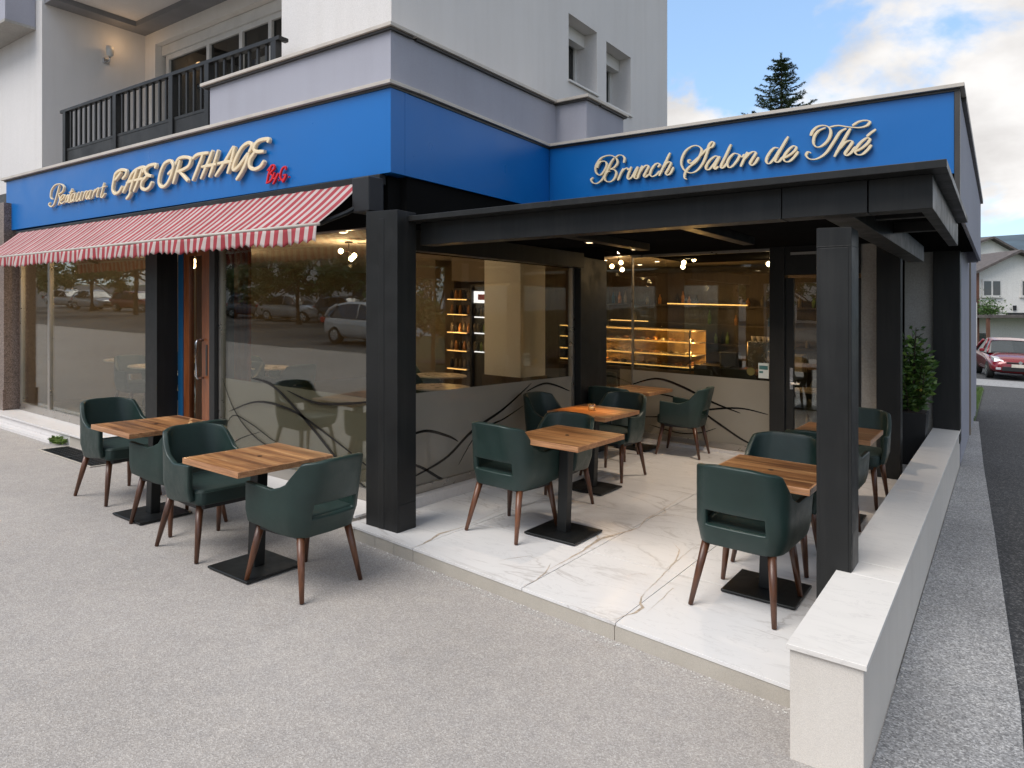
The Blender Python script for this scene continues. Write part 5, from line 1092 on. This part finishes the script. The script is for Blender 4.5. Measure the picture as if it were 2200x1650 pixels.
# ================================================================ HOUSE BEHIND THE RED CAR
HX = bpy.data.objects  # houses stand square to the road view
def house(name, label, d, x0, x1, xa, zb, ze, za, depth, parts):
    """gabled house facing the camera side: x0..x1 wide, apex at xa (metres right of the axis at distance d)"""
    ox, oy = xc((x0+x1)/2, d); t = thing(name, label, 'house', (ox, oy, zb))
    def w(x, dd, z): a, b_ = xc(x*1.0*(1), dd); return (a, b_, z)
    b = MB(); f0 = [w(x0, d, zb), w(x1, d, zb), w(x1, d, ze), w(xa, d, za), w(x0, d, ze)]; f1 = [w(x0, d+depth, zb), w(x1, d+depth, zb), w(x1, d+depth, ze), w(xa, d+depth, za), w(x0, d+depth, ze)]
    i0 = [b.pt(p) for p in f0]; i1 = [b.pt(p) for p in f1]; b.f.append(tuple(i0)); b.f.append(tuple(reversed(i1)))
    for k in range(5): b.f.append((i0[k], i1[k], i1[(k+1) % 5], i0[(k+1) % 5]))
    b.build('wall', M['houseW'], t)
    for s_, xe in ((-1, x0), (1, x1)):
        sl = (za-ze)/abs(xa-xe); xo = xe+s_*.6; zo = ze-.6*sl
        c = [w(xa, d-.7, za+.03), w(xo, d-.7, zo+.03), w(xo, d+depth+.5, zo+.03), w(xa, d+depth+.5, za+.03)]
        b = MB(); b.hexa([tuple(p) for p in c]+[(p[0], p[1], p[2]+.22) for p in c]); b.build('roof', M['roof'], t)
    return t, w
hs, w = house('gabled_house', 'white gabled house with small white window behind the red car', 58, 38.6, 45.6, 41.8, -3, 5.0, 6.55, 8, None)
def wbox(x0, x1, d0, d1, z0, z1, name, m, par, **k):
    c = [w(x0, d0, z0), w(x1, d0, z0), w(x1, d1, z0), w(x0, d1, z0), w(x0, d0, z1), w(x1, d0, z1), w(x1, d1, z1), w(x0, d1, z1)]
    return MB().hexa(c).build(name, m, par, **k)
for xa in (39.05, 42.25):
    f = wbox(xa, xa+1.55, 57.93, 58.0, 2.95, 4.35, 'window', M['pvc'], hs)
    for q in (0, .75): wbox(xa+.12+q, xa+.70+q, 57.9, 57.93, 3.07, 4.22, 'pane', M['carglass'], f)
    wbox(xa-.1, xa+1.65, 57.85, 57.99, 2.85, 2.94, 'sill', M['pvc'], f)
wbox(41.6, 41.85, 57.9, 58.0, 1.8, 2.2, 'vent', M['plastic'], hs); wbox(38.0, 38.55, 57.6, 64, -2, 4.9, 'timber_cladding', M['timber'], hs)
wbox(37.9, 46, 55.6, 57.95, 1.20, 1.42, 'carport_roof', M['roof'], hs); wbox(37.95, 38.15, 55.7, 55.9, -3, 1.19, 'carport_post', M['timber'], hs); wbox(38.7, 39.3, 57.9, 57.98, -2.5, -.1, 'door', M['carglass'], hs); wbox(41.0, 42.6, 57.9, 57.97, 1.45, 1.6, 'ledge', M['plastic'], hs)
h2, w = house('back_house', 'white house with brown roof rising behind the gabled house', 74, 44.6, 54.5, 50.6, -3, 7.2, 9.35, 8, None)
wbox(50.1, 50.9, 73.9, 74, 6.8, 7.0, 'vent', M['plastic'], h2); wbox(50.4, 50.8, 76, 76.6, 9.3, 10.2, 'chimney', M['timber'], h2)
h3, w = house('left_house', 'low white house partly hidden by the side wall of the wing', 62, 28, 40.3, 35.5, -3, 4.6, 6.8, 7, None)
cw = thing('climbing_plant', 'green climber on the balcony corner of the gabled house', 'plant', (*xc(38.9, 57.5), 1.5)); b = MB(); random.seed(3)
for i in range(900):
    q = xc(39.2+random.gauss(0, .6), 57.4+random.uniform(-.3, .3)); leaf(b, Vector((q[0], q[1], 1.45+abs(random.gauss(0, .55)))), Vector((random.uniform(-1, 1), random.uniform(-1, 1), random.uniform(-.3, 1))), random.uniform(.12, .24))
b.build('foliage', M['leafg'], cw, fix=False, kind='stuff')
fx = xc(25.9, 40.0)
fence = thing('garden_wall', 'dark garden wall with white post left of the red car', 'wall', (fx[0], fx[1], -1))
def W2(x, d, z): a, b_ = xc(x, d); return (a, b_, z)
def gbox(x0, x1, d0, d1, z0, z1, name, m, par): return MB().hexa([W2(x0, d0, z0), W2(x1, d0, z0), W2(x1, d1, z0), W2(x0, d1, z0), W2(x0, d0, z1), W2(x1, d0, z1), W2(x1, d1, z1), W2(x0, d1, z1)]).build(name, m, par)
gbox(19.4, 19.75, 29.5, 34, -2, .15, 'wall_body', M['plastic'], fence); gbox(19.25, 19.45, 29.2, 29.5, -2, 2.1, 'white_post', M['pvc'], fence)

bpy.context.view_layer.update()
# keep unlabelled helper keys off structure roots
for o in bpy.data.objects:
    if o.get('kind') == 'structure':
        for k in ('label', 'category'):
            if k in o: del o[k]
